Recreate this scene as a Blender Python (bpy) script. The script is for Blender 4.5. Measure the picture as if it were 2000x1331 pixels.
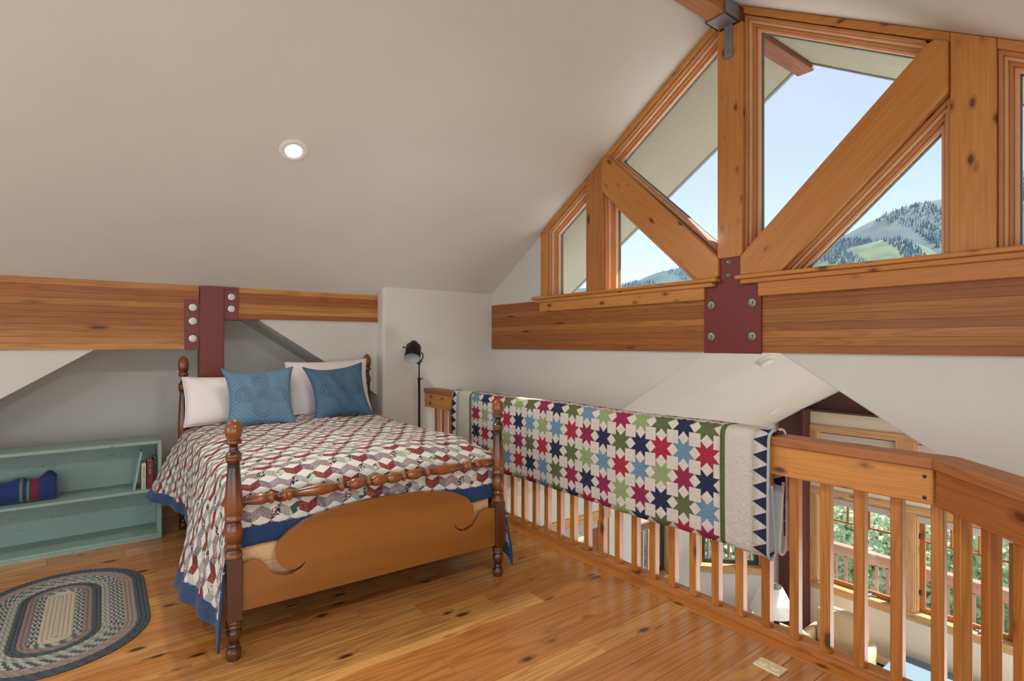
import bpy, bmesh, math, random
from mathutils import Vector, Matrix
random.seed(7)
PI = math.pi
C = bpy.context.scene.collection
for o in list(bpy.data.objects): bpy.data.objects.remove(o)

# ------------------------------------------------------------------ camera, world, sun, exposure
cam_d = bpy.data.cameras.new('camera'); cam = bpy.data.objects.new('camera', cam_d); C.objects.link(cam)
cam_d.sensor_width = 36; cam_d.lens = 36*1060/2000; cam_d.shift_y = 5.5/2000
cam_d.clip_start = .05; cam_d.clip_end = 4000
yaw = math.atan2(800, 1060)
cam.location = (0, 0, 1.4); cam.rotation_euler = (PI/2, 0, -yaw)
bpy.context.scene.camera = cam

W = bpy.data.worlds.new('World'); bpy.context.scene.world = W; W.use_nodes = True
nt = W.node_tree; bg = nt.nodes['Background']
sky = nt.nodes.new('ShaderNodeTexSky'); sky.sky_type = 'NISHITA'
sky.sun_disc = False; sky.sun_elevation = math.radians(52); sky.sun_rotation = math.radians(60)
sky.altitude = 2000; sky.air_density = 1.0; sky.dust_density = 3.0; sky.ozone_density = .8
hz = nt.nodes.new('ShaderNodeMix'); hz.data_type = 'RGBA'; hz.inputs[0].default_value = .30; hz.inputs[7].default_value = (3.6, 3.9, 4.1, 1)   # thin bright summer haze
nt.links.new(sky.outputs[0], hz.inputs[6]); nt.links.new(hz.outputs[2], bg.inputs[0]); bg.inputs[1].default_value = 0.20

sun_d = bpy.data.lights.new('sun', 'SUN'); sun_d.energy = 14; sun_d.angle = .01; sun_d.color = (1, .96, .9)
sun = bpy.data.objects.new('sun', sun_d); C.objects.link(sun)
sdir = Vector((-.62, .30, -.80)).normalized()          # light travels down and back into the house
sun.rotation_euler = sdir.to_track_quat('-Z', 'Y').to_euler()

def area(name, loc, rot, sx, sy, power, col):
    d = bpy.data.lights.new(name, 'AREA'); d.shape = 'RECTANGLE'; d.size = sx; d.size_y = sy; d.energy = power; d.color = col
    o = bpy.data.objects.new(name, d); C.objects.link(o); o.location = loc; o.rotation_euler = rot
    return o
# unseen fill lights added behind and beside the camera to brighten the loft
area('fill_back', (-3.10, 1.9, 1.3), (0, -PI/2-.42, 0), 2.0, 3.4, 38, (.93, .97, 1))
area('fill_side', (-.6, -1.12, .95), (PI/2, 0, 0), 4.6, 1.2, 37, (.93, .97, 1))
# fill light added out of view to brighten the lower room
area('fill_lower', (5.7, -.95, -1.75), (PI/2, 0, 0), 3.4, 1.2, 105, (1, .95, .93))

S = bpy.context.scene
S.view_settings.view_transform = 'Standard'; S.view_settings.look = 'None'
S.view_settings.exposure = 0.0; S.view_settings.gamma = 1.0; S.view_settings.use_curve_mapping = False
S.cycles.max_bounces = 10; S.cycles.diffuse_bounces = 5; S.cycles.transparent_max_bounces = 12
S.cycles.sample_clamp_indirect = 6

# ------------------------------------------------------------------ node helpers / materials
def srgb(r, g, b):
    f = lambda c: (c/255/12.92 if c/255 <= .04045 else ((c/255+.055)/1.055)**2.4)
    return (f(r), f(g), f(b), 1)
class NT:
    def __init__(s, name):
        s.m = bpy.data.materials.new(name); s.m.use_nodes = True; s.t = s.m.node_tree
        s.b = s.t.nodes['Principled BSDF']
    def n(s, kind, **kw):
        x = s.t.nodes.new('ShaderNode'+kind)
        for k, v in kw.items():
            if k.startswith('i_'):
                key = k[2:]; key = int(key) if key.isdigit() else key.replace('_', ' ')
                x.inputs[key].default_value = v
            else: setattr(x, k, v)
        return x
    def l(s, a, b, c): s.t.links.new(a, b.inputs[c] if not isinstance(b, bpy.types.NodeSocket) else b)
    def math(s, op, a, b=None, clamp=False):
        x = s.n('Math', operation=op, use_clamp=clamp)
        for i, v in enumerate((a, b)):
            if v is None: continue
            if isinstance(v, (int, float)): x.inputs[i].default_value = v
            else: s.t.links.new(v, x.inputs[i])
        return x.outputs[0]
    def mix(s, f, a, b, mode='MIX'):
        x = s.n('Mix', data_type='RGBA', blend_type=mode)
        for sock, v in ((x.inputs[0], f), (x.inputs[6], a), (x.inputs[7], b)):
            if isinstance(v, (int, float)): sock.default_value = v
            elif isinstance(v, tuple): sock.default_value = v
            else: s.t.links.new(v, sock)
        return x.outputs[2]
    def ramp(s, f, pts):
        x = s.n('ValToRGB'); e = x.color_ramp.elements
        while len(e) < len(pts): e.new(.5)
        for i, (p, c) in enumerate(pts):
            e[i].position = p; e[i].color = c if isinstance(c, tuple) else (c, c, c, 1)
        s.t.links.new(f, x.inputs[0]); return x.outputs[0]
    def coords(s, kind='Object', scale=(1, 1, 1), rnd=0):
        tc = s.n('TexCoord'); v = tc.outputs[kind]
        if rnd:
            oi = s.n('ObjectInfo'); mm = s.n('VectorMath', operation='MULTIPLY')
            cb = s.n('CombineXYZ')
            for i, k in enumerate((37.1, 53.7, 71.3)):
                s.l(s.math('MULTIPLY', oi.outputs['Random'], k*rnd), cb, i)
            ad = s.n('VectorMath', operation='ADD'); s.l(v, ad, 0); s.l(cb.outputs[0], ad, 1); v = ad.outputs[0]
        mp = s.n('VectorMath', operation='MULTIPLY'); s.l(v, mp, 0); mp.inputs[1].default_value = scale
        return mp.outputs[0]
    def noise(s, vec, scale=1, detail=3, rough=.5, dist=0):
        x = s.n('TexNoise'); s.l(vec, x, 'Vector'); x.inputs['Scale'].default_value = scale
        x.inputs['Detail'].default_value = detail; x.inputs['Roughness'].default_value = rough; x.inputs['Distortion'].default_value = dist
        return x.outputs[0]
    def bump(s, h, strength=.2, dist=.01):
        x = s.n('Bump'); x.inputs['Strength'].default_value = strength; x.inputs['Distance'].default_value = dist
        s.l(h, x, 'Height'); s.l(x.outputs[0], s.b, 'Normal'); return x
    def col(s, c):
        if isinstance(c, tuple): s.b.inputs['Base Color'].default_value = c
        else: s.l(c, s.b, 'Base Color')

def plain(name, c, rough=.5, metal=0, bump=0, bscale=60, var=0):
    k = NT(name); k.col(c); k.b.inputs['Roughness'].default_value = rough; k.b.inputs['Metallic'].default_value = metal
    if bump or var:
        nz = k.noise(k.coords(), bscale, 4)
        if bump: k.bump(nz, bump, .004)
        if var: k.col(k.mix(k.math('MULTIPLY', k.math('SUBTRACT', nz, .5, True), var), c, (c[0]*.4, c[1]*.4, c[2]*.4, 1)))
    return k.m

def wood(name, light, mid, dark, axis='X', rough=.4, coat=0, knots=1, vary=.35, ringf=34, width=12.0, knot_s=(3., 7.), ks=1.5, rc=.34):
    """pine: contour rings of a stretched noise + fibre + knots; tone varies per object"""
    k = NT(name); ai = 'XYZ'.index(axis)
    def sc(a, c): v = [c, c, c]; v[ai] = a; return tuple(v)
    base = k.coords('Object', (1, 1, 1), 1)
    def scaled(s): m = k.n('VectorMath', operation='MULTIPLY'); k.l(base, m, 0); m.inputs[1].default_value = s; return m.outputs[0]
    # knots
    vo = k.n('TexVoronoi'); k.l(scaled(sc(*knot_s)), vo, 'Vector'); vo.inputs['Scale'].default_value = 1; vo.inputs['Randomness'].default_value = 1
    kd = vo.outputs['Distance']
    halo = k.ramp(kd, [(0.0, 1.0), (.28, 0.0)])
    n1 = k.noise(scaled(sc(.55, width)), 1, 2, .45, .15)
    n1 = k.math('ADD', n1, k.math('MULTIPLY', halo, .10*knots))
    ring = k.math('SINE', k.math('MULTIPLY', n1, ringf*2))
    ring = k.math('MULTIPLY', k.math('ADD', ring, 1), .5)
    ring = k.math('POWER', ring, 2.2)
    fib = k.noise(scaled(sc(2.5, 170)), 1, 3, .6)
    big = k.noise(scaled(sc(.5, 5)), 1, 2)
    oi = k.n('ObjectInfo')
    tone = k.math('ADD', k.math('MULTIPLY', oi.outputs['Random'], vary), k.math('MULTIPLY', big, .6))
    c = k.mix(k.ramp(tone, [(.25, 0.0), (.75, 1.0)]), light, mid)
    c = k.mix(k.math('MULTIPLY', ring, rc), c, dark)
    c = k.mix(k.math('MULTIPLY', k.ramp(fib, [(.35, 0.), (.75, 1.)]), .33), c, dark)
    kc = k.ramp(kd, [(.0, 1.), (.055*ks, 1.), (.085*ks, .4), (.14*ks, 0.)])
    c = k.mix(k.math('MULTIPLY', kc, .92*knots), c, (dark[0]*.22, dark[1]*.16, dark[2]*.16, 1))
    k.col(c); k.b.inputs['Roughness'].default_value = rough
    if coat: k.b.inputs['Coat Weight'].default_value = coat; k.b.inputs['Coat Roughness'].default_value = .12
    k.bump(fib, .12, .002)
    return k.m

M = {}
# plaster
k = NT('plaster'); nz = k.noise(k.coords('Object', (1, 1, 1)), 2.2, 6, .55); nf = k.noise(k.coords(), 24, 4)
k.col(k.mix(nz, srgb(213, 211, 206), srgb(224, 222, 218)))
k.b.inputs['Roughness'].default_value = .75
k.bump(k.math('ADD', nz, k.math('MULTIPLY', nf, .25)), .22, .02); M['plaster'] = k.m
M['plaster_cream'] = plain('plaster_cream', srgb(232, 218, 196), .8, bump=.1, bscale=20)
OL, OM, OD = srgb(222, 158, 92), srgb(196, 122, 60), srgb(140, 72, 28)
for a in 'XYZ':
    M['fir'+a] = wood('fir_'+a, srgb(214, 150, 76), srgb(196, 122, 50), srgb(152, 84, 30), a, .42, .12, knots=.95, knot_s=(5., 10.5), ks=1.7, rc=.2, vary=.25)
    M['cedar'+a] = wood('cedar_'+a, srgb(200, 134, 68), srgb(174, 106, 50), srgb(126, 68, 28), a, .5, .05, knots=.9, vary=.7)
    M['red'+a] = wood('red_'+a, srgb(184, 120, 68), srgb(158, 96, 50), srgb(112, 62, 28), a, .5, .05, knots=.8)
    M['pale'+a] = wood('pale_'+a, srgb(222, 180, 128), srgb(200, 152, 98), srgb(150, 98, 54), a, .5, .05, knots=.7)
    M['deck'+a] = wood('deckwood_'+a, srgb(168, 138, 122), srgb(146, 114, 100), srgb(104, 78, 68), a, .7, knots=.3)
M['rail_fir'] = wood('rail_fir', srgb(206, 140, 66), srgb(180, 108, 44), srgb(130, 68, 24), 'Z', .38, .15, knots=.9)
M['glulam'] = wood('glulam', srgb(226, 166, 88), srgb(168, 100, 44), srgb(112, 58, 26), 'X', .5, .05, vary=1.3, knots=.95, knot_s=(2.2, 9.))
M['glulamY'] = wood('glulam_y', srgb(194, 128, 62), srgb(160, 96, 42), srgb(112, 60, 24), 'Y', .5, .05, vary=.7, knots=.95, knot_s=(2.2, 9.))
M['floor'] = wood('heart_pine', srgb(218, 164, 94), srgb(190, 126, 64), srgb(122, 68, 32), 'X', .26, .3, vary=.75, ringf=36, width=8.5, knot_s=(3.6, 8.), ks=1.5, rc=.42)
M['bed_panel'] = wood('bed_panel', srgb(158, 102, 42), srgb(140, 84, 32), srgb(100, 54, 22), 'X', .3, .3, knots=.12, vary=.1, ringf=9, width=3.5)
M['pine_raw'] = wood('pine_raw', srgb(236, 194, 142), srgb(222, 174, 118), srgb(184, 130, 80), 'X', .55, 0, knots=.1, vary=.1)
# turned bed wood: honey on the bulges, dark walnut in the coves (stain held in the turnings)
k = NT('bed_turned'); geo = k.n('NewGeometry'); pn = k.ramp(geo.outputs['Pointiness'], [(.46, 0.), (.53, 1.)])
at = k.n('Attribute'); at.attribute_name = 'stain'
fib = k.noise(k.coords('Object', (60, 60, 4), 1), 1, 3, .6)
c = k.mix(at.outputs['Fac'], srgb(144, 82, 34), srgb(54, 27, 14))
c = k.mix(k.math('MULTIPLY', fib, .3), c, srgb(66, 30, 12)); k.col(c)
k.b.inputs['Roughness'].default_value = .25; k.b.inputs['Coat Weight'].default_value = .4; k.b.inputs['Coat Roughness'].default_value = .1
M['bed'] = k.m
M['maroon'] = plain('maroon_paint', srgb(122, 56, 52), .45, 0, .04, 8, .15)
M['maroon2'] = plain('maroon_paint_dark', srgb(116, 40, 36), .45, 0, .04, 8, .15)
k = NT('frame_wood'); n = k.noise(k.coords('Object', (3, 3, 3)), 2, 3); k.col(k.mix(n, srgb(178, 116, 70), srgb(204, 144, 96))); k.b.inputs['Roughness'].default_value = .45; M['frame'] = k.m
k = NT('frame_wood_lit'); n = k.noise(k.coords('Object', (3, 3, 3)), 2, 3); k.col(k.mix(n, srgb(214, 160, 116), srgb(232, 188, 150))); k.b.inputs['Roughness'].default_value = .45; M['frame_lit'] = k.m  # paler copy of the frame wood; light on the steps is put into the colour
M['maroon3'] = plain('maroon_deep', srgb(84, 40, 40), .5, 0, .04, 8, .15)
M['zinc'] = plain('zinc', srgb(150, 154, 152), .4, .5, .1, 90)
M['zinc_light'] = plain('zinc_light', srgb(226, 230, 226), .4, .2, .05, 90)
M['iron'] = plain('raw_steel', srgb(136, 138, 144), .45, .3, .12, 40, .5)
M['black_metal'] = plain('black_metal', srgb(22, 22, 24), .28, .3)
M['white'] = plain('white_enamel', srgb(238, 236, 230), .5)
M['shade_in'] = plain('shade_inner', srgb(200, 206, 208), .5)
M['black_glaze'] = plain('black_glaze', srgb(26, 26, 28), .15)
M['cream'] = plain('cream_plastic', srgb(226, 214, 176), .45)
M['cream_dark'] = plain('cream_shadow', srgb(150, 142, 112), .5)
M['gasket'] = plain('gasket', srgb(92, 100, 104), .5)
M['roller'] = plain('roller_shade', srgb(196, 186, 180), .8, bump=.1, bscale=200)
M['stucco'] = plain('stucco', srgb(150, 147, 132), .9, 0, .8, 55, .35)
M['fascia'] = plain('fascia', srgb(120, 124, 122), .6)
M['carpet'] = plain('tan_carpet', srgb(184, 176, 168), .95, 0, .5, 300)
M['upholstery'] = plain('tan_upholstery', srgb(212, 188, 152), .8, 0, .2, 150)
M['slate'] = plain('slate_fabric', srgb(96, 122, 138), .8, 0, .2, 150)
M['dark'] = plain('dark_box', srgb(44, 46, 48), .4)
k = NT('glass'); tr = k.n('BsdfTransparent'); gl = k.n('BsdfGlossy'); gl.inputs['Roughness'].default_value = .02
mx = k.n('MixShader'); mx.inputs[0].default_value = .04; k.l(tr.outputs[0], mx, 1); k.l(gl.outputs[0], mx, 2)
k.l(mx.outputs[0], k.t.nodes['Material Output'], 0); M['glass'] = k.m
k = NT('lit_lens'); k.b.inputs['Emission Color'].default_value = (1, .97, .92, 1); k.b.inputs['Emission Strength'].default_value = 6; M['lens'] = k.m
# painted bookcase: worn sea-green
k = NT('sea_green_paint'); cc = k.coords()
w1 = k.noise(k.coords('Object', (1.5, 1.5, 9)), 3, 6, .7); w2 = k.noise(cc, 46, 4, .7)
wear = k.math('MULTIPLY', k.ramp(w1, [(.55, 0.), (.68, 1.)]), k.ramp(w2, [(.5, 0.), (.6, 1.)]))
c = k.mix(k.noise(cc, 1.6, 3), srgb(132, 154, 146), srgb(150, 172, 162)); c = k.mix(k.math('MULTIPLY', wear, .75), c, srgb(70, 84, 78)); k.col(c)
k.b.inputs['Roughness'].default_value = .5; k.bump(w2, .08, .003); M['seagreen'] = k.m
# cloths
def cloth(name, c, c2=None, rough=.85, bs=.25, wrinkle=0, scale=220):
    k = NT(name); cc = k.coords(); n = k.noise(cc, scale, 2)
    k.col(k.mix(n, c, c2 or tuple(x*.85 for x in c[:3])+(1,))); k.b.inputs['Roughness'].default_value = rough
    h = n
    if wrinkle: h = k.math('ADD', k.math('MULTIPLY', n, .15), k.math('MULTIPLY', k.noise(cc, 14, 4, .5, 1.2), wrinkle))
    k.bump(h, bs, .012 if wrinkle else .003); k.b.inputs['Sheen Weight'].default_value = .15
    return k.m
M['white_linen'] = cloth('white_linen', srgb(244, 238, 236), srgb(234, 226, 224), wrinkle=.9, bs=.5)
M['blue_border'] = cloth('blue_border', srgb(24, 62, 106), srgb(18, 50, 90), wrinkle=.8, bs=.5)
M['quilt_white'] = cloth('quilt_white', srgb(222, 220, 214), srgb(206, 204, 196), wrinkle=.7, bs=.45)
M['navy_roll'] = cloth('navy_roll', srgb(26, 46, 112), srgb(18, 34, 88), wrinkle=.6, bs=.4)
M['red_band'] = cloth('red_band', srgb(112, 20, 34)); M['olive_band'] = cloth('olive_band', srgb(120, 136, 66), srgb(60, 84, 70))
M['quilt_back'] = cloth('quilt_backing', srgb(176, 186, 188), srgb(164, 174, 176), wrinkle=.7, bs=.5)
M['pink_back'] = cloth('quilt_facing', srgb(222, 196, 182), wrinkle=.6, bs=.4)
# star quilt: colours come from the sewn patches (corner colours), quilting relief on top
k = NT('star_patchwork'); at = k.n('Attribute'); at.attribute_name = 'Patch'
cc = k.coords('Object', (1, 1, 1)); wr = k.noise(cc, 30, 4, .55, 1.5); we = k.noise(cc, 400, 1)
k.col(k.mix(k.math('MULTIPLY', we, .25), at.outputs['Color'], (.12, .12, .12, 1), 'MULTIPLY'))
k.bump(k.math('ADD', wr, k.math('MULTIPLY', we, .1)), .9, .012); k.b.inputs['Roughness'].default_value = .9; M['stars'] = k.m
# block quilt prints, driven by the cloth's own uv (metres)
def pr(name, fn):
    k = NT(name); tc = k.n('TexCoord'); uv = tc.outputs['UV']; k.col(fn(k, uv)); k.b.inputs['Roughness'].default_value = .9
    k.bump(k.noise(k.coords(), 26, 3, .5, 1.), .35, .008); return k.m
def mul(k, uv, s):
    m = k.n('VectorMath', operation='MULTIPLY'); k.l(uv, m, 0); m.inputs[1].default_value = s; return m.outputs[0]
def dots(bgc, dotc, sc, r=.35, c3=None):
    def f(k, uv):
        v = k.n('TexVoronoi'); k.l(mul(k, uv, (sc, sc, 0)), v, 'Vector'); v.inputs['Scale'].default_value = 1; v.inputs['Randomness'].default_value = .6
        c = k.mix(k.ramp(v.outputs['Distance'], [(r-.06, 1.), (r, 0.)]), bgc, dotc)
        if c3: c = k.mix(k.ramp(k.noise(mul(k, uv, (sc*.5, sc*.5, 0)), 1, 2), [(.52, 0.), (.56, 1.)]), c, c3)
        return c
    return f
def floral(bgc, c2, c3, sc):
    def f(k, uv):
        n1 = k.noise(mul(k, uv, (sc, sc, 0)), 1, 3, .6, 1.); n2 = k.noise(mul(k, uv, (sc*1.3+3, sc*1.3, 0)), 1, 3, .6, 1.4)
        c = k.mix(k.ramp(n1, [(.5, 0.), (.54, 1.)]), bgc, c2); return k.mix(k.ramp(n2, [(.56, 0.), (.6, 1.)]), c, c3)
    return f
def stripes(a, b, sc, ang):
    def f(k, uv):
        d = k.n('VectorMath', operation='DOT_PRODUCT'); k.l(uv, d, 0); d.inputs[1].default_value = (math.cos(ang)*sc, math.sin(ang)*sc, 0)
        return k.mix(k.math('GREATER_THAN', k.math('SINE', d.outputs['Value']), .1), a, b)
    return f
def check(a, b, sc):
    def f(k, uv):
        r = []
        for ang in (.5, 2.1):
            d = k.n('VectorMath', operation='DOT_PRODUCT'); k.l(uv, d, 0); d.inputs[1].default_value = (math.cos(ang)*sc, math.sin(ang)*sc, 0)
            r.append(k.math('GREATER_THAN', k.math('SINE', d.outputs['Value']), .62))
        return k.mix(k.math('MAXIMUM', r[0], r[1]), a, b)
    return f
PR = [pr('print_check', check(srgb(178, 166, 162), srgb(92, 74, 84), 700)),
      pr('print_navy_floral', floral(srgb(38, 34, 62), srgb(222, 204, 184), srgb(40, 36, 64), 75)),
      pr('print_green_stripe', stripes(srgb(206, 204, 192), srgb(52, 84, 74), 950, .95)),
      pr('print_green_plaid', dots(srgb(186, 190, 176), srgb(176, 80, 68), 45, .25, srgb(46, 86, 72))),
      pr('print_red_gold', dots(srgb(124, 50, 42), srgb(196, 152, 106), 130, .30)),
      pr('print_red', dots(srgb(112, 40, 44), srgb(176, 136, 120), 150, .25)),
      pr('print_grey_floral', floral(srgb(100, 96, 104), srgb(156, 142, 148), srgb(134, 86, 86), 110)),
      pr('print_mauve_floral', floral(srgb(160, 144, 150), srgb(126, 104, 118), srgb(178, 160, 158), 130))]
# blue matelasse cushions
def matelasse(name, c1, c2):
    k = NT(name); tc = k.n('TexCoord'); uv = tc.outputs['UV']
    x = k.n('SeparateXYZ'); k.l(uv, x, 0); X, Y = x.outputs[0], x.outputs[1]
    def line(e, f, w=.8): return k.math('GREATER_THAN', k.math('ABSOLUTE', k.math('SINE', k.math('MULTIPLY', e, f))), w)
    g = k.math('MAXIMUM', line(k.math('ADD', X, Y), 24, .985), line(k.math('SUBTRACT', X, Y), 24, .985))
    r = k.math('SQRT', k.math('ADD', k.math('MULTIPLY', X, X), k.math('MULTIPLY', Y, Y)))
    th = k.math('ARCTAN2', Y, X)
    pet = k.math('ABSOLUTE', k.math('SINE', k.math('MULTIPLY', th, 2)))
    pr_ = k.math('SUBTRACT', r, k.math('MULTIPLY', k.math('POWER', k.math('ABSOLUTE', k.math('COSINE', k.math('MULTIPLY', th, 2))), .6), .78))
    band = k.math('LESS_THAN', k.math('ABSOLUTE', pr_), .05)
    ropes = k.math('MULTIPLY', band, line(k.math('ADD', k.math('MULTIPLY', th, 4.), k.math('MULTIPLY', r, 7)), 5, .93))
    edge = k.math('GREATER_THAN', .012, k.math('ABSOLUTE', k.math('SUBTRACT', k.math('ABSOLUTE', pr_), .065)))
    ros = k.math('MULTIPLY', k.math('LESS_THAN', r, .17), line(k.math('ADD', k.math('MULTIPLY', r, 3.0), k.math('ABSOLUTE', k.math('SINE', k.math('MULTIPLY', th, 4)))), 9, .9))
    leaf = k.math('MULTIPLY', k.math('LESS_THAN', k.math('ADD', pr_, 0), -.08), line(k.math('SUBTRACT', r, k.math('MULTIPLY', pet, .45)), 36, .95))
    st = k.math('MAXIMUM', k.math('MAXIMUM', g, ropes), k.math('MAXIMUM', edge, k.math('MAXIMUM', ros, leaf)))
    w = k.noise(k.coords(), 500, 2)
    c = k.mix(st, k.mix(w, c1, c2), tuple(v*.42 for v in c1[:3])+(1,)); k.col(c)
    k.bump(k.math('SUBTRACT', 1, st), .5, .004); k.b.inputs['Roughness'].default_value = .85
    return k.m
M['cushion_a'] = matelasse('cushion_light', srgb(114, 150, 176), srgb(90, 128, 156))
M['cushion_b'] = matelasse('cushion_deep', srgb(86, 122, 150), srgb(62, 98, 126))
k = NT('braid'); at = k.n('Attribute'); at.attribute_name = 'Patch'
k.col(k.mix(k.math('MULTIPLY', k.noise(k.coords(), 260, 3, .7), .8), at.outputs['Color'], (.14, .15, .16, 1), 'MULTIPLY')); k.b.inputs['Roughness'].default_value = .95
k.bump(k.noise(k.coords(), 300, 2), .4, .004); M['braid'] = k.m
# outdoors
k = NT('leaf'); oi = k.n('ObjectInfo'); n = k.noise(k.coords('Object', (1, 1, 1), 1), 3.5, 2)
lc = k.mix(n, srgb(204, 226, 194), srgb(246, 251, 234)); df = k.n('BsdfDiffuse'); tl_ = k.n('BsdfTranslucent'); k.l(lc, df, 0); k.l(lc, tl_, 0)
mx = k.n('MixShader'); mx.inputs[0].default_value = .5; k.l(df.outputs[0], mx, 1); k.l(tl_.outputs[0], mx, 2); k.l(mx.outputs[0], k.t.nodes['Material Output'], 0); M['leaf'] = k.m
M['bark'] = plain('bark', srgb(104, 88, 74), .9, 0, .5, 12)
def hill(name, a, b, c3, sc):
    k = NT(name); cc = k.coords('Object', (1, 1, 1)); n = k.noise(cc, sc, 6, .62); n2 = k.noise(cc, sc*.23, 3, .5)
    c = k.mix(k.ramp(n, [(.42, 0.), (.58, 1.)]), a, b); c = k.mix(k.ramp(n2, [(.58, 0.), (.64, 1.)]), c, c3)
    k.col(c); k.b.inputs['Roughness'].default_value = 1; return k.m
M['hill_far_haze'] = hill('hill_far_haze', srgb(58, 84, 98), srgb(72, 98, 100), srgb(92, 112, 88), .012)  # distance haze is put into the hill colours, bluest on the far range
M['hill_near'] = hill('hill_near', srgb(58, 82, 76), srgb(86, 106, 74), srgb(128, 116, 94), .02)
M['conifer_haze'] = plain('conifer_haze', srgb(112, 142, 158), .9, var=.25, bscale=.05)  # pale blue colour stands in for the haze in front of the trees
M['meadow'] = plain('meadow', srgb(76, 92, 62), .95, 0, .3, 3, .4)

# ------------------------------------------------------------------ geometry helpers
class MB:
    def __init__(s): s.v = []; s.f = []; s.mi = []; s.sm = []
    def add(s, vs, fs, mi=0, sm=False):
        b = len(s.v); s.v += [tuple(v) for v in vs]
        for f in fs: s.f.append(tuple(b+i for i in f)); s.mi.append(mi); s.sm.append(sm)
        return s
    def box(s, x0, x1, y0, y1, z0, z1, mi=0):
        x0, x1 = min(x0, x1), max(x0, x1); y0, y1 = min(y0, y1), max(y0, y1); z0, z1 = min(z0, z1), max(z0, z1)
        vs = [(x, y, z) for z in (z0, z1) for y in (y0, y1) for x in (x0, x1)]
        return s.add(vs, [(0, 2, 3, 1), (4, 5, 7, 6), (0, 1, 5, 4), (2, 6, 7, 3), (0, 4, 6, 2), (1, 3, 7, 5)], mi)
    def prism(s, poly, axis, a0, a1, mi=0):
        """poly in the two other axes (cyclic order kept: X->(y,z), Y->(x,z), Z->(x,y))"""
        def P(p, a): return {'X': (a, p[0], p[1]), 'Y': (p[0], a, p[1]), 'Z': (p[0], p[1], a)}[axis]
        n = len(poly); vs = [P(p, a0) for p in poly]+[P(p, a1) for p in poly]
        fs = [tuple(range(n))[::-1], tuple(range(n, 2*n))]+[(i, (i+1) % n, n+(i+1) % n, n+i) for i in range(n)]
        return s.add(vs, fs, mi)
    def lathe(s, prof, base=(0, 0, 0), axis='Z', seg=24, mi=0, cap=True):
        vs, fs = [], []; b = Vector(base)
        for r, h in prof:
            for i in range(seg):
                a = 2*PI*i/seg; c, d = r*math.cos(a), r*math.sin(a)
                vs.append(b+Vector({'Z': (c, d, h), 'X': (h, c, d), 'Y': (d, h, c)}[axis]))
        for j in range(len(prof)-1):
            for i in range(seg): fs.append((j*seg+i, j*seg+(i+1) % seg, (j+1)*seg+(i+1) % seg, (j+1)*seg+i))
        if cap:
            if prof[0][0] > 1e-4: fs.append(tuple(range(seg))[::-1])
            if prof[-1][0] > 1e-4: fs.append(tuple((len(prof)-1)*seg+i for i in range(seg)))
        return s.add(vs, fs, mi, True)
    def tube(s, pts, r, seg=8, mi=0):
        pts = [Vector(p) for p in pts]; vs, fs = [], []
        for i, p in enumerate(pts):
            d = (pts[min(i+1, len(pts)-1)]-pts[max(i-1, 0)]).normalized()
            u = d.orthogonal().normalized() if i == 0 else (u-d*u.dot(d)).normalized(); w = d.cross(u)
            rr = r[i] if isinstance(r, (list, tuple)) else r
            for k_ in range(seg):
                a = 2*PI*k_/seg; vs.append(p+(u*math.cos(a)+w*math.sin(a))*rr)
        for j in range(len(pts)-1):
            for i in range(seg): fs.append((j*seg+i, j*seg+(i+1) % seg, (j+1)*seg+(i+1) % seg, (j+1)*seg+i))
        fs += [tuple(range(seg))[::-1], tuple((len(pts)-1)*seg+i for i in range(seg))]
        return s.add(vs, fs, mi, True)
def prop(o, label=None, cat=None, group=None, kind=None):
    if label: o['label'] = label
    if cat: o['category'] = cat
    if group: o['group'] = group
    if kind: o['kind'] = kind
    return o
def wloc(o):
    v = Vector(o.location); p = o.parent
    while p: v = v+Vector(p.location); p = p.parent
    return v
def obj(name, mb, mat, parent=None, bevel=0, bseg=1, origin=None, fix=True, auto=False):
    """mb in world coordinates; origin: where the object's own origin goes"""
    me = bpy.data.meshes.new(name)
    if origin is None: origin = wloc(parent) if parent else Vector((0, 0, 0))
    origin = Vector(origin)
    me.from_pydata([tuple(Vector(v)-origin) for v in mb.v], [], mb.f)
    mats = mat if isinstance(mat, (list, tuple)) else [mat]
    for m in mats: me.materials.append(m)
    me.polygons.foreach_set('material_index', mb.mi); me.polygons.foreach_set('use_smooth', mb.sm)
    if fix:
        bm = bmesh.new(); bm.from_mesh(me); bmesh.ops.recalc_face_normals(bm, faces=bm.faces); bm.to_mesh(me); bm.free()
    me.update()
    o = bpy.data.objects.new(name, me); C.objects.link(o)
    if parent: o.parent = parent; o.location = origin-wloc(parent)
    else: o.location = origin
    if bevel:
        b = o.modifiers.new('bevel', 'BEVEL'); b.width = bevel; b.segments = bseg; b.limit_method = 'ANGLE'; b.angle_limit = math.radians(40)
        if auto: pass
    return o
def empty(name, loc, label=None, cat=None, group=None, kind=None, rz=0):
    o = bpy.data.objects.new(name, None); C.objects.link(o); o.location = loc; o.rotation_euler = (0, 0, rz)
    o.empty_display_size = .1
    return prop(o, label, cat, group, kind)
def struct(name, mb, mat, parent=None, **kw):
    o = obj(name, mb, mat, parent, **kw); o['kind'] = 'structure'; return o
def bx(*a): return MB().box(*a)
def copy_tree(o, parent=None):
    c = o.copy(); C.objects.link(c)
    if parent: c.parent = parent
    for ch in list(o.children): copy_tree(ch, c)
    return c
PM = M['plaster']
YC, SL, ZA = 1.96, .617, 3.61                  # ridge line and pitch of the loft ceiling
def zc(y): return ZA-SL*abs(y-YC)

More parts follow.
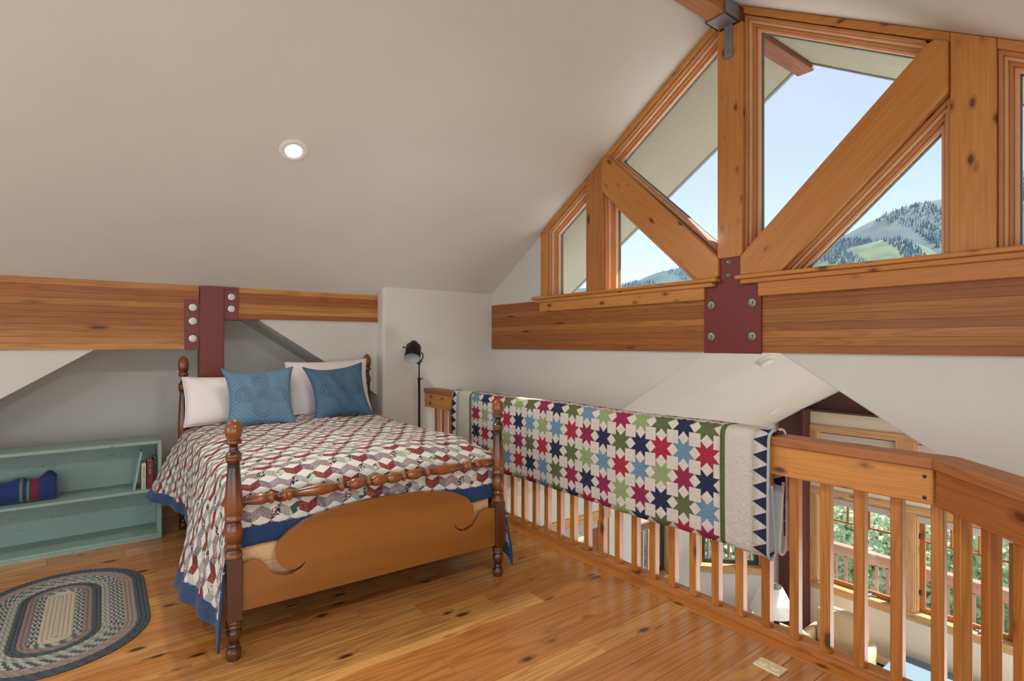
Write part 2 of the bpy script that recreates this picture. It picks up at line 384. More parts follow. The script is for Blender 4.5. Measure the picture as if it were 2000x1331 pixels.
# ------------------------------------------------------------------ floor of the loft
fl = struct('floor', MB().prism([(-3.3, -1.3), (.5, -1.3), (2.62, .82), (2.62, 4.74), (2.1, 4.74), (2.1, 5.6), (-3.3, 5.6)], 'Z', -.3, -.022), PM)
pitch = .1333; y = 2.774-pitch*30
joints = {2.7: [1.06], 2.57: [1.33], 2.44: [1.68], 2.31: [1.918], 1.77: [1.826], 2.04: [1.2], 4.3: [.165], 4.04: [.353], 3.1: [-.4], 1.51: [.9]}
while y < 5.55:
    yc_ = y+pitch/2; xm = 2.461 if y > .62 else yc_+1.80-.06
    if y > 4.62: xm = 2.06 if y > 4.80 else 2.45
    if y > -1.3 and xm > -1.2:
        cuts = None
        for kk, vv in joints.items():
            if abs(kk-yc_) < .062: cuts = list(vv)
        if cuts is None: cuts = [random.uniform(-.6, 2.0)]
        xs = sorted(cuts+[-3.2]+([cuts[0]-random.uniform(1.3, 2.0)] if cuts[0] > -.9 else [])); xs.append(xm)
        for a, b in zip(xs[:-1], xs[1:]):
            if b-a < .1: continue
            cx = (a+b)/2
            obj('floor_board', bx(a+.0005, b-.0005, y+.0006, y+pitch-.0006, -.022, random.uniform(-.0006, .0002)), M['floor'], fl, bevel=.0016, origin=(cx, yc_, 0))
    y += pitch
obj('floor_nosing', bx(2.462, 2.62, .74, 4.70, -.03, .001), M['firY'], fl, bevel=.006, bseg=2, origin=(2.53, 2.6, 0))
obj('floor_fascia', bx(2.60, 2.63, .8, 4.70, -.30, -.03), PM, fl)
ns = obj('floor_nosing', bx(0, 2.4, 0, .16, -.03, .001), M['firX'], fl, bevel=.006, bseg=2, origin=(0, 0, 0)); ns.location = (2.462, .70, 0); ns.rotation_euler = (0, 0, math.radians(225))

# ------------------------------------------------------------------ ceilings
struct('ceiling', MB().prism([(YC, ZA), (4.95, zc(4.95)), (4.95, zc(4.95)+.25), (YC, ZA+.25)], 'X', -3.3, 3.42), PM)
struct('ceiling', MB().prism([(YC, ZA), (-1.3, zc(-1.3)), (-1.3, zc(-1.3)+.25), (YC, ZA+.25)], 'X', -3.3, 3.42), PM)
BY, BZ, BS = 1.92, 1.50, .62
def zb(y): return BZ-BS*abs(y-BY)
struct('ceiling', MB().prism([(BY, BZ), (5.0, zb(5.0)), (5.0, zb(5.0)+.2), (BY, BZ+.2)], 'X', 3.44, 8.05), PM)
struct('ceiling', MB().prism([(BY, BZ), (-1.2, zb(-1.2)), (-1.2, zb(-1.2)+.2), (BY, BZ+.2)], 'X', 3.44, 8.05), PM)

# ------------------------------------------------------------------ walls
# left wall with its gabled alcove
struct('wall_left', MB().prism([(-3.3, 0), (-2.11, 0), (.675, 1.828), (2.06, .917), (2.06, 1.95), (-3.3, 1.95)], 'Y', 4.84, 4.93), PM)
struct('wall_left', MB().prism([(-2.11, 0), (.675, 1.828), (2.06, .917), (2.06, 1.0), (.675, 1.93), (-2.25, 0)], 'Y', 4.93, 5.56), PM)
struct('wall_left', bx(-3.3, 2.1, 5.50, 5.62, -.02, 2.0), PM)
struct('wall_left', MB().prism([(2.06, 4.70), (3.42, 4.70), (3.42, 4.80), (2.16, 4.80), (2.16, 5.6), (2.06, 5.6)], 'Z', -2.8, 2.0), PM, bevel=.03, bseg=4)
# rear of the room behind the camera
struct('wall_back', MB().prism([(-1.3, 0), (.1, 0), (.1, 2.35), (.1, 2.35), (3.7, 2.35), (3.7, 0), (5.6, 0), (5.6, 1.5), (YC, 3.75), (-1.3, 1.75)], 'X', -3.32, -3.2), PM)
struct('wall_right', MB().box(-3.3, .55, -1.32, -1.2, -.02, .3).box(-3.3, 3.42, -1.32, -1.2, 1.62, 1.85).box(-3.3, -3.0, -1.32, -1.2, 0, 1.8).box(1.8, 3.42, -1.32, -1.2, -2.8, 1.8), PM)
# gable wall: beside the windows, behind the beam, and the inverted V above the lower room
struct('wall_front', MB().prism([(3.86, 1.34), (4.72, 1.34), (4.72, zc(4.72)+.02), (3.86, zc(3.86)+.02)], 'X', 3.29, 3.45), PM)
struct('wall_front', MB().prism([(.06, 1.34), (-1.25, 1.34), (-1.25, zc(-1.25)+.02), (.06, zc(.06)+.02)], 'X', 3.29, 3.45), PM)
struct('wall_front', bx(3.34, 3.45, .05, 3.87, 1.36, 1.81), PM)
struct('wall_front', MB().prism([(2.176, 1.334), (4.72, zb(4.72)-.03), (4.72, 1.37), (2.13, 1.37)], 'X', 3.29, 3.45), PM, bevel=.008, bseg=2)
struct('wall_front', MB().prism([(1.648, 1.336), (-1.25, zb(-1.25)-.03), (-1.25, 1.37), (1.70, 1.37)], 'X', 3.29, 3.45), PM, bevel=.008, bseg=2)

# lower room shell
FZ = -2.75
struct('floor', bx(.9, 7.95, -1.2, 5.0, FZ-.1, FZ), M['carpet'])
struct('wall_back', bx(.9, 1.0, -1.3, 5.0, FZ, -.28), PM)
struct('wall_left', bx(1.0, 3.44, 4.87, 4.97, FZ, -.28), PM)
def wall_holes(L, z0, z1, holes, t, mb=None, xf=lambda u, d, z: (u, d, z)):
    """boxes filling a wall 0..L x z0..z1 around holes (u0,u1,z0,z1); d = thickness axis"""
    mb = mb or MB(); us = sorted({0, L} | {h[0] for h in holes} | {h[1] for h in holes}); zs = sorted({z0, z1} | {h[2] for h in holes} | {h[3] for h in holes})
    for a, b in zip(us[:-1], us[1:]):
        for c, d in zip(zs[:-1], zs[1:]):
            um, zm = (a+b)/2, (c+d)/2
            if any(h[0] < um < h[1] and h[2] < zm < h[3] for h in holes): continue
            m2 = MB().box(a, b, 0, t, c, d); mb.add([xf(*v) for v in m2.v], m2.f)
    return mb
# far wall (x = 7.8), windows measured from the post: u runs from y=3.9 towards -y
xf_far = lambda u, d, z: (7.8+d, 3.9-u, z)
low, up = (-1.85, -.65), (-.36, .205)
wins = [(.497, 1.414), (1.60, 2.52), (2.70, 3.61)]
struct('wall_front', wall_holes(3.97, FZ, .25, [(a, b, *low) for a, b in wins]+[(a, b, *up) for a, b in wins], .2, xf=xf_far), M['plaster_cream'])
struct('wall_front', MB().prism([(3.9, .25), (-.07, .25), (-.07, zb(-.07)), (1.92, BZ), (3.9, zb(3.9))], 'X', 7.8, 8.0), M['plaster_cream'])
r2 = math.sqrt(.5)
xf_ang = lambda u, d, z: (7.8-u*r2+d*r2, 3.88+u*r2+d*r2, z)
struct('wall_front', wall_holes(1.40, FZ, .35, [(.277, 1.139, *low)], .2, xf=xf_ang), PM)
xf_side = lambda u, d, z: (3.40+u, 4.87+d, z)
struct('wall_left', wall_holes(3.41, FZ, -.2, [(.85, 1.72, FZ, -.85), (2.43, 3.15, -1.9, -.75)], .2, xf=xf_side), PM)
struct('wall_right', wall_holes(4.4, FZ, -.2, [(.4, 4.0, -2.3, -.6)], .2, xf=lambda u, d, z: (3.4+u, -1.03-d, z)), PM)

# ------------------------------------------------------------------ lower windows
def low_window(idx, xf, u0, u1, z0, z1, trim=.085, lights=3, trans=True, mat=('paleX', 'paleZ'), sill=True, shade=True, dark=False, crank=True, door=False):
    root = empty('window_%d' % idx, xf((u0+u1)/2, 0, z0), kind='structure')
    def part(name, boxes, m, par=root, bevel=.003):
        mb = MB()
        for b in boxes:
            q = MB().box(*b); mb.add([xf(*v) for v in q.v], q.f)
        return obj(name, mb, m, par, bevel=bevel)
    fm = M['dark'] if dark else M['cedarZ']
    H, V = M['pale'+'Y'], M['paleZ']
    part('side_casing', [(u0-.10, u0, -.02, 0, z0, z1)], V); part('side_casing', [(u1, u1+.09, -.02, 0, z0, z1)], V)
    part('head_casing', [(u0-.10, u1+.09, -.024, 0, z1, z1+trim)], H)
    if sill:
        part('sill', [(u0-.11, u1+.10, -.035, 0, z0-.025, z0+.004), (u0+.001, u1-.001, 0, .16, z0-.02, z0+.004)], H); part('apron', [(u0-.10, u1+.09, -.018, 0, z0-.10, z0-.026)], H)
    part('jamb', [(u0, u0+.012, 0, .15, z0, z1), (u1-.012, u1, 0, .15, z0, z1), (u0, u1, 0, .15, z1-.012, z1)], V)
    part('stop', [(u0+.012, u0+.028, .04, .15, z0, z1), (u1-.028, u1-.012, .04, .15, z0, z1)], V)
    a, b = u0+.028, u1-.028; s = .055; z0 += .005; z1 -= .013
    part('sash', [(a, a+s, .10, .135, z0, z1), (b-s, b, .10, .135, z0, z1), (a+s, b-s, .10, .135, z0, z0+s), (a+s, b-s, .10, .135, z1-s, z1)], fm)
    part('pane', [(a+s, b-s, .116, .120, z0+s, z1-s)], M['glass'], bevel=0)
    zt = z1-.33 if trans else None
    if trans:
        part('muntin', [(a+s, b-s, .106, .13, zt-.011, zt+.011)], fm)
        for j in range(1, lights): um = a+s+(b-a-2*s)*j/lights; part('muntin', [(um-.011, um+.011, .106, .13, zt, z1-s)], fm)
    elif lights > 1:
        for j in range(1, lights): um = a+s+(b-a-2*s)*j/lights; part('muntin', [(um-.013, um+.013, .106, .13, z0+s, z1-s)], fm)
    if shade: part('roller_shade', [(u0+.014, u1-.014, .03, .075, z1-.095, z1-.013)], M['roller'])
    if crank and sill: part('crank', [((u0+u1)/2+.1, (u0+u1)/2+.22, .06, .10, z0, z0+.02), ((u0+u1)/2+.14, (u0+u1)/2+.17, .0, .09, z0+.02, z0+.03)], M['iron'])
    if crank: 
        for zz in (z0+.2, z1-.3): part('hinge', [(u0+.03, u0+.05, .07, .10, zz, zz+.06)], M['dark'])
    return root
n = 10
for a, b in wins:
    low_window(n, xf_far, a, b, *low); n += 1
    low_window(n, xf_far, a, b, *up, trans=False, crank=False); n += 1
low_window(n, xf_ang, .277, 1.139, *low, dark=True); n += 1
low_window(n, xf_side, 2.43, 3.15, -1.9, -.75, dark=True, trans=False, lights=1); n += 1
root = empty('door_1', (4.7, 4.87, FZ), kind='structure')
def dpart(name, b, m): return obj(name, bx(*b), m, root, bevel=.003)
dpart('head_casing', (4.13, 5.26, 4.845, 4.87, -.85, -.74), M['paleX']); dpart('side_casing', (4.13, 4.25, 4.85, 4.87, FZ, -.85), M['paleZ']); dpart('side_casing', (5.12, 5.24, 4.85, 4.87, FZ, -.85), M['redZ'])
for b in ((4.25, 4.36), (5.01, 5.12)): dpart('stile', (b[0], b[1], 4.93, 4.97, FZ, -.85), M['redZ'])
dpart('top_rail', (4.36, 5.01, 4.93, 4.97, -.97, -.85), M['redX']); dpart('bottom_rail', (4.36, 5.01, 4.93, 4.97, FZ, FZ+.2), M['redX'])
dpart('pane', (4.36, 5.01, 4.948, 4.952, FZ+.2, -.97), M['glass']); dpart('shade', (4.30, 5.07, 4.89, 4.92, -.96, -.86), M['roller'])

# ------------------------------------------------------------------ beams, column, steel
def lam_beam(label, x0, x1, y0, y1, z0, z1, n, mat, axis, group=None):
    root = empty('glulam_beam', ((x0+x1)/2, (y0+y1)/2, z0), label, 'beam', group); h = (z1-z0)/n
    for i in range(n):
        e = random.uniform(0, .0012)
        if axis == 'X': b = bx(x0, x1, y0+e, y1, z0+i*h+.0003, z0+(i+1)*h-.0003)
        else: b = bx(x0+e, x1, y0, y1, z0+i*h+.0003, z0+(i+1)*h-.0003)
        obj('lamination', b, mat, root, bevel=.0008, origin=((x0+x1)/2, (y0+y1)/2, z0+(i+.5)*h))
    return root
lam_beam('long laminated timber beam on the left wall, left of the maroon column', -3.2, .598, 4.815, 4.935, 1.355, 1.843, 11, M['glulam'], 'X')
lam_beam('short laminated timber beam between the maroon column and the lamp wall', .775, 2.058, 4.815, 4.935, 1.598, 1.848, 6, M['glulam'], 'X')
lam_beam('laminated timber beam under the gable windows, left of the dark red plate', 3.27, 3.34, 2.13, 4.688, 1.341, 1.797, 10, M['glulamY'], 'Y')
lam_beam('laminated timber beam under the gable windows, right of the dark red plate', 3.27, 3.34, -1.2, 1.775, 1.341, 1.797, 10, M['glulamY'], 'Y')
def bolt(p, r, par, axis, m, washer=True):
    x, y, z = p; sgn = -1
    b = MB()
    prof = [(r, 0), (r, sgn*.004), (r*.92, sgn*.005), (0, sgn*.005)] if washer else [(r*.75, 0), (r*.75, sgn*.003), (0, sgn*.003)]
    b.lathe(prof, p, axis, 20)
    hx = MB().lathe([(r*.52, sgn*.004), (r*.52, sgn*.014), (r*.42, sgn*.017), (0, sgn*.017)], p, axis, 6); hx.sm = [False]*len(hx.sm)
    o = obj('bolt', b, m, par, origin=p); obj('bolt_head', hx, m, o)
col = empty('steel_column', (.685, 4.84, 0), 'maroon painted steel column behind the bed head', 'column')
obj('shaft', bx(.602, .769, 4.792, 4.95, 0, 1.845), M['maroon'], col, bevel=.006, bseg=2)
lp = obj('connection_plate', bx(.500, .602, 4.803, 4.815, 1.349, 1.737), M['maroon'], col, bevel=.001)
obj('weld', MB().tube([(.600, 4.803, 1.36), (.602, 4.801, 1.5), (.600, 4.803, 1.73)], .006), M['maroon'], col)
rp = obj('connection_plate', bx(.769, .873, 4.803, 4.815, 1.591, 1.825), M['maroon'], col, bevel=.001)
obj('seat_plate', bx(.769, 1.03, 4.815, 4.93, 1.584, 1.597), M['maroon'], col)
obj('seat_plate', bx(.769, .873, 4.80, 4.93, 1.828, 1.846), M['maroon'], col)
for p in ((.554, 4.803, 1.676), (.554, 4.803, 1.571), (.554, 4.803, 1.437)): bolt(p, .027, lp, 'Y', M['zinc_light'])
for p in ((.821, 4.803, 1.770), (.821, 4.803, 1.675)): bolt(p, .026, rp, 'Y', M['zinc_light'])
pl = empty('steel_plate', (3.25, 1.955, 1.334), 'dark red bolted steel plate joining the beams under the gable post', 'plate')
obj('plate', MB().prism([(1.754, 1.334), (2.152, 1.334), (2.152, 1.80), (2.04, 1.80), (2.04, 1.96), (1.878, 1.96), (1.878, 1.80), (1.754, 1.80)], 'X', 3.256, 3.27), M['maroon2'], pl, bevel=.001)
for yy, zz in ((2.098, 1.655), (1.811, 1.655), (2.098, 1.445), (1.811, 1.445)): bolt((3.256, yy, zz), .026, pl, 'X', M['zinc'])
for yy, zz in ((1.968, 1.928), (1.968, 1.842)): bolt((3.256, yy, zz), .019, pl, 'X', M['zinc'], False)

# ------------------------------------------------------------------ gable timber frame
M['umber'] = wood('umber', srgb(132, 84, 62), srgb(104, 62, 46), srgb(64, 40, 34), 'X', .8, 0, knots=.4)  # darker, redder brown for the outer end of the ridge beam
XF = 3.245
def timber(name, label, cat, mb, mat, group=None, bevel=.004): return prop(obj(name, mb, mat, bevel=bevel, bseg=2), label, cat, group)
timber('gable_post', 'fir post in the middle of the gable window, steel hanger at its top', 'post',
       MB().prism([(1.872, 1.98), (1.888, 1.957), (2.032, 1.957), (2.046, 1.98), (2.046, 3.452), (1.872, 3.452)], 'X', XF, 3.44), M['firZ'])
timber('gable_post', 'wide fir post at the right end of the gable window brace', 'post',
       MB().prism([(.645, 1.83), (.815, 1.83), (.815, zc(.815)-.004), (.645, zc(.645)-.004)], 'X', XF+.01, 3.44), M['firZ'])
timber('gable_post', 'narrow fir post at the left end of the gable window brace', 'post',
       MB().prism([(3.082, 1.83), (3.277, 1.83), (3.277, zc(3.277)-.004), (3.082, zc(3.082)-.004)], 'X', XF+.01, 3.44), M['cedarZ'])
def brace(label, poly, ang, mat):
    """polygon in (y,z); the object is turned so that the grain runs along the brace"""
    cy = sum(p[0] for p in poly)/len(poly); cz = sum(p[1] for p in poly)/len(poly); c, s_ = math.cos(-ang), math.sin(-ang)
    loc = [((p[0]-cy)*c-(p[1]-cz)*s_, (p[0]-cy)*s_+(p[1]-cz)*c) for p in poly]
    o = obj('gable_brace', MB().prism(loc, 'X', 0, .16), mat, bevel=.008, bseg=2)
    o.location = (XF-.012, cy, cz); o.rotation_euler = (ang, 0, 0); return prop(o, label, 'brace')
brace('diagonal fir brace sloping up to the left from the gable post foot', [(2.035, 1.832), (2.19, 1.832), (3.080, 2.637), (3.080, 2.905), (3.025, 2.905), (2.035, 1.968)], -math.radians(-43.5), M['firY'])
brace('diagonal fir brace sloping up to the right from the gable post foot', [(1.882, 1.832), (1.62, 1.832), (.818, 2.605), (.818, 2.855), (.868, 2.885), (.905, 2.873), (1.882, 1.955)], math.radians(-43.5), M['firY'])
# rake casings tight under the ceiling
def rake(label, y0, y1, d0=.003, d1=.05):
    timber('rake_casing', label, 'trim', MB().prism([(y0, zc(y0)-d0), (y1, zc(y1)-d0), (y1, zc(y1)-d1), (y0, zc(y0)-d1)], 'X', XF+.012, 3.30), M['firY'])
rake('sloping casing above the upper left gable pane', 2.048, 3.082)
rake('sloping casing above the narrow leftmost gable pane', 3.278, 3.873)
rake('sloping casing above the upper right gable pane', .816, 1.870)
rake('sloping casing above the rightmost gable pane', .05, .644)
timber('side_casing', 'upright casing at the left end of the gable windows', 'trim', MB().prism([(3.78, 1.83), (3.873, 1.83), (3.873, zc(3.873)-.05), (3.78, zc(3.78)-.05)], 'X', XF+.012, 3.30), M['firZ'])
timber('side_casing', 'upright casing at the right end of the gable windows', 'trim', MB().prism([(.05, 1.83), (.143, 1.83), (.143, zc(.143)-.05), (.05, zc(.05)-.05)], 'X', XF+.012, 3.30), M['firZ'])
def inset(poly, ds):
    """inset a ccw polygon, one distance per edge"""
    n = len(poly); L = []
    for i in range(n):
        a, b = Vector(poly[i]), Vector(poly[(i+1) % n]); d = (b-a).normalized(); nn = Vector((-d.y, d.x))
        L.append((a+nn*ds[i], d))
    out = []
    for i in range(n):
        p, d = L[i-1]; q, e = L[i]; den = d.x*e.y-d.y*e.x; t = ((q.x-p.x)*e.y-(q.y-p.y)*e.x)/den
        out.append((p.x+d.x*t, p.y+d.y*t))
    return out
def ccw(p):
    a = sum(p[i][0]*p[(i+1) % len(p)][1]-p[(i+1) % len(p)][0]*p[i][1] for i in range(len(p))); return p if a > 0 else p[::-1]
def ring(outer, inner, x0, x1):
    mb = MB(); n = len(outer); vs = [(x, *p) for x in (x0, x1) for q in (outer, inner) for p in q]
    fs = []
    for i in range(n):
        j = (i+1) % n
        fs += [(i, j, n+j, n+i), (2*n+i, 3*n+i, 3*n+j, 2*n+j), (n+i, n+j, 3*n+j, 3*n+i), (i, 2*n+i, 2*n+j, j)]
    return mb.add(vs, fs)
def gable_window(idx, poly, bot):
    """bot: index of the edge lying on the sill (given after ccw)"""
    poly = ccw(poly); n_ = len(poly)
    root = empty('window_%d' % idx, (3.35, sum(p[0] for p in poly)/n_, min(p[1] for p in poly)), kind='structure')
    low_e = min(range(n_), key=lambda i: poly[i][1]+poly[(i+1) % n_][1])
    cur = poly
    steps = [('frame', 3.275, .016), ('frame_step', 3.30, .012), ('frame_step', 3.325, .014), ('sash_frame', 3.35, .016)]
    for q_, (nm, x, w) in enumerate(steps):
        ds = [w]*n_; ds[low_e] = .004; nx = inset(cur, ds)
        obj(nm, ring(cur, nx, x, 3.41), M['frame_lit' if q_ % 2 else 'frame'], root, bevel=.004); cur = nx
    g = inset(cur, [.005]*n_); obj('gasket', ring(cur, g, 3.378, 3.40), M['gasket'], root)
    obj('pane', MB().prism(g, 'X', 3.386, 3.392), M['glass'], root)
ZS = 1.832
gable_window(1, [(2.046, 2.00), (3.005, 2.905), (3.078, 2.905), (2.046, zc(2.046)-.05)][0:1]+[(3.03, 2.905), (2.985, zc(2.985)-.05), (2.046, zc(2.046)-.05)], 0)
gable_window(2, [(2.20, ZS), (3.082, ZS), (3.082, 2.64)], 0)
gable_window(3, [(3.277, ZS), (3.78, ZS), (3.78, zc(3.78)-.05), (3.277, zc(3.277)-.05)], 0)
gable_window(4, [(1.872, 1.99), (1.872, zc(1.872)-.055), (.92, zc(.92)-.055), (.90, 2.87)], 0)
gable_window(5, [(1.63, ZS), (.815, ZS), (.815, 2.60)], 0)
gable_window(6, [(.643, ZS), (.143, ZS), (.143, zc(.143)-.05), (.643, zc(.643)-.05)], 0)
# stools and aprons
def stool(y0, y1, lab):
    r = empty('window_stool', (3.2, (y0+y1)/2, 1.79), 'fir window stool and apron '+lab, 'sill')
    obj('stool_board', bx(3.205, 3.40, y0, y1, 1.806, 1.832), M['firY'], r, bevel=.009, bseg=3)
    obj('cove_moulding', bx(3.222, 3.27, y0-.0+.03, y1-.03, 1.776, 1.806), M['firY'], r, bevel=.007, bseg=3)
    return r
r = stool(2.035, 3.955, 'left of the steel plate'); obj('apron', bx(3.236, 3.27, 2.143, 3.868, 1.693, 1.776), M['firY'], r, bevel=.003)
r = stool(-.05, 1.905, 'right of the steel plate'); obj('apron', bx(3.236, 3.27, .03, 1.765, 1.693, 1.776), M['firY'], r, bevel=.003)
# ridge beam with its steel hanger
rb = prop(obj('ridge_beam', bx(-3.2, 3.43, 1.905, 2.03, 3.47, 3.62), M['cedarX'], bevel=.005), 'timber ridge beam running out through the gable wall', 'beam')
be = obj('beam_end', bx(3.43, 4.31, 1.905, 2.03, 3.47, 3.56), M['umber'], rb, bevel=.005); be['label'] = 'darker outer end of the ridge beam'
hg = empty('beam_hanger', (3.22, 1.967, 3.26), 'grey steel saddle hanger under the ridge beam', 'hanger')
obj('saddle', MB().box(3.10, 3.244, 1.893, 2.042, 3.460, 3.469).box(3.10, 3.244, 1.893, 1.904, 3.46, 3.60).box(3.10, 3.244, 2.031, 2.042, 3.46, 3.56), M['iron'], hg, bevel=.002)
tb = obj('tab_plate', bx(3.236, 3.245, 1.935, 1.992, 3.25, 3.462), M['iron'], hg, bevel=.001)
for zz in (3.38, 3.295): bolt((3.236, 1.963, zz), .016, tb, 'X', M['zinc'], False)
# roof overhang outside
for sgn, lab in ((1, 'left'), (-1, 'right')):
    ya, yb = YC, YC+sgn*3.1; z0 = 3.55; zz = lambda y_: z0-SL*abs(y_-YC)
    rf = empty('roof_overhang', (3.9, YC+sgn*1.5, 2.6), 'stucco roof overhang outside the gable, %s slope' % lab, 'roof')
    obj('soffit', MB().prism([(ya, zz(ya)), (yb, zz(yb)), (yb, zz(yb)+.03), (ya, zz(ya)+.03)], 'X', 3.43, 4.255), M['stucco'], rf)
    obj('fascia', MB().prism([(ya, zz(ya)-.012), (yb, zz(yb)-.012), (yb, zz(yb)+.32), (ya, zz(ya)+.32)], 'X', 4.255, 4.285), M['fascia'], rf)
    obj('roof_deck', MB().prism([(ya, zz(ya)+.33), (yb, zz(yb)+.33), (yb, zz(yb)+.36), (ya, zz(ya)+.36)], 'X', -3.4, 4.30), M['fascia'], rf)

# ------------------------------------------------------------------ ceiling fittings
def downlight(name, p, nrm, label, power, r=.085, lit=True, group=None):
    root = empty(name, p, label, 'ceiling light', group)
    q = Vector((0, 0, 1)).rotation_difference(Vector(nrm).normalized())
    def put(nm, prof, m, seg=32):
        mb = MB().lathe(prof, (0, 0, 0), 'Z', seg, cap=False); mb.v = [tuple(q @ Vector(v)+Vector(p)) for v in mb.v]; return obj(nm, mb, m, root)
    put('trim_ring', [(r, 0.001), (r, .006), (r*.93, .010), (r*.62, .012), (r*.60, .004)], M['white'])
    mb = MB().lathe([(r*.60, .005), (r*.4, .006), (.0005, .006)], (0, 0, 0), 'Z', 24, cap=False); mb.v = [tuple(q @ Vector(v)+Vector(p)) for v in mb.v]
    obj('lens', mb, M['lens'] if lit else M['white'], root)
    if power:
        d = bpy.data.lights.new('downlight', 'AREA'); d.shape = 'DISK'; d.size = .1; d.energy = power; d.color = (1, .96, .91); d.spread = math.radians(150)
        o = bpy.data.objects.new('downlight_lamp', d); C.objects.link(o); o.parent = root; o.location = q @ Vector((0, 0, .03)); o.rotation_euler = (q @ Vector((0, 0, 1))).to_track_quat('-Z', 'Y').to_euler()
NL = (0, -SL, -1); NR = (0, SL, -1)
downlight('recessed_light', (.962, 3.563, zc(3.563)-.001), NL, 'lit round recessed light in the sloping loft ceiling', 14)
for x_, y_, lb_ in ((-1.2, 3.56, 'left slope of the loft ceiling, left of the view'), (.95, .35, 'right slope of the loft ceiling, nearer the gable'), (-1.2, .35, 'right slope of the loft ceiling, behind the camera')):  # extra ceiling lights out of view, added to brighten the room
    downlight('recessed_light', (x_, y_, zc(y_)-.001), NL if y_ > YC else NR, 'added unseen fill downlight in the '+lb_, 13)
downlight('recessed_light', (6.71, 3.446, zb(3.446)-.001), (0, -BS, -1), 'unlit recessed light in the lower room ceiling', 0, .07, False)
sd = empty('smoke_detector', (4.3, 2.29, zb(2.29)), 'white round smoke detector on the lower ceiling beneath the steel plate', 'smoke detector')
q = Vector((0, 0, 1)).rotation_difference(Vector((0, -BS, -1)).normalized())
for nm, prof in (('base', [(.075, 0), (.075, .01), (.066, .012)]), ('housing', [(.066, .012), (.062, .022), (.058, .024), (.060, .028), (.056, .045), (.03, .05), (.0005, .05)])):
    mb = MB().lathe(prof, (0, 0, 0), 'Z', 28, cap=False); mb.v = [tuple(q @ Vector(v)+Vector((4.3, 2.29, zb(2.29)))) for v in mb.v]; obj(nm, mb, M['white'], sd)

# ------------------------------------------------------------------ maroon frame in the lower room
lf = empty('steel_portal', (7.7, 3.7, FZ), 'dark maroon steel column and header in the lower room corner', 'column')
obj('column_web', MB().prism([(3.52, FZ), (3.88, FZ), (3.88, zb(3.88)-.01), (3.52, zb(3.52)-.01)], 'X', 7.68, 7.795), M['maroon3'], lf, bevel=.003)
obj('column_flange', bx(7.60, 7.795, 3.495, 3.525, FZ, .50), M['maroon3'], lf, bevel=.003)
obj('header_web', MB().prism([(3.50, .51), (.3, .51), (.35, .52), (1.92-.25, BZ-.18), (1.92+.25, BZ-.18), (3.47, .52)], 'X', 7.72, 7.795), M['maroon3'], lf)
obj('header_flange', bx(7.62, 7.80, .3, 3.50, .485, .512), M['maroon3'], lf, bevel=.003)

# ------------------------------------------------------------------ railing
def railing(label, L, y0, n, first, step, seed):
    """local frame: x along the rail, y outwards (away from the loft), origin at the cap's inner face"""
    root = empty('railing', (0, 0, 0), label, 'railing')
    obj('cap_rail', bx(0, L, 0, .125, .928, .968), M['railX'], root, bevel=.004, bseg=2)
    obj('rail_board', bx(0 if y0 else 0, L, .012, .05, .790, .9275), M['firX'], root, bevel=.003)
    obj('bottom_rail', bx(0, L, .055, .145, .001, .044), M['railX'], root, bevel=.003)
    for i in range(n):
        x = first+i*step; h = .885
        o = obj('baluster', bx(-.02, .02, -.02, .02, 0, h), M['rail_fir'], root, bevel=.003, origin=(0, 0, 0)) if i == 0 else proto.copy()
        if i == 0: proto = o
        else: C.objects.link(o); o.parent = root
        o.location = (x, .077, .044)
    return root
M['railX'] = wood('rail_x', srgb(170, 104, 60), srgb(150, 86, 46), srgb(108, 56, 28), 'X', .4, .12, knots=.9)
# long run: local x -> +Y, local y -> +X needs a mirror, so it is built with rotation 90 and outward = -y
def railing_long():
    root = empty('railing', (2.475, .674, 0), 'long run of timber railing with square balusters behind the bed, under the star quilt', 'railing')
    def w(x0, x1, y0, y1, z0, z1): return bx(x0, x1, y0, y1, z0, z1)
    obj('cap_rail', MB().prism([(2.475, .674), (2.60, .622), (2.60, 4.698), (2.475, 4.698)], 'Z', .928, .968), M['redY'], root, bevel=.004, bseg=2)
    obj('rail_board', MB().prism([(2.488, .677), (2.525, .66), (2.525, 4.698), (2.488, 4.698)], 'Z', .790, .9275), M['firY'], root, bevel=.004)
    obj('bottom_rail', w(2.53, 2.60, .70, 4.698, .001, .045), M['cedarY'], root, bevel=.003)
    for k_ in range(30):
        yy = .671+.1337*k_
        if k_ == 0: o = proto = obj('baluster', bx(2.525, 2.567, yy-.021, yy+.021, .045, .928), M['rail_fir'], root, bevel=.003, origin=(2.546, yy, .045))
        else:
            o = proto.copy(); C.objects.link(o); o.parent = root; o.location = (2.546-2.475, yy-.674, .045)
    for zz in (.815, .895):
        obj('plug', MB().lathe([(.007, 0), (.007, -.0015), (0, -.0015)], (2.488, .70, zz), 'X', 12), M['dark'], root, origin=(2.488, .70, zz))
    return root
railing_long()
r2_ = empty('railing', (2.475, .674, 0), 'angled end run of timber railing nearest the camera', 'railing', rz=math.radians(225))
def rl(name, poly_or_box, m, bevel=.004):
    mb = poly_or_box; me_o = obj(name, mb, m, None, bevel=bevel, bseg=2); me_o.parent = r2_; me_o.location = (0, 0, 0); return me_o
rl('cap_rail', MB().prism([(0, 0), (1.9, 0), (1.9, .125), (-.052, .125)], 'Z', .928, .968), M['redX'])
rl('rail_board', MB().prism([(0.002, .012), (1.9, .012), (1.9, .05), (-.02, .05)], 'Z', .790, .9275), M['cedarX'])
rl('bottom_rail', bx(.06, 1.9, .055, .125, .001, .045), M['cedarX'])
pb = obj('baluster', bx(-.021, .021, -.021, .021, 0, .883), M['rail_fir'], None, bevel=.003); pb.parent = r2_; pb.location = (.045, .077, .045)
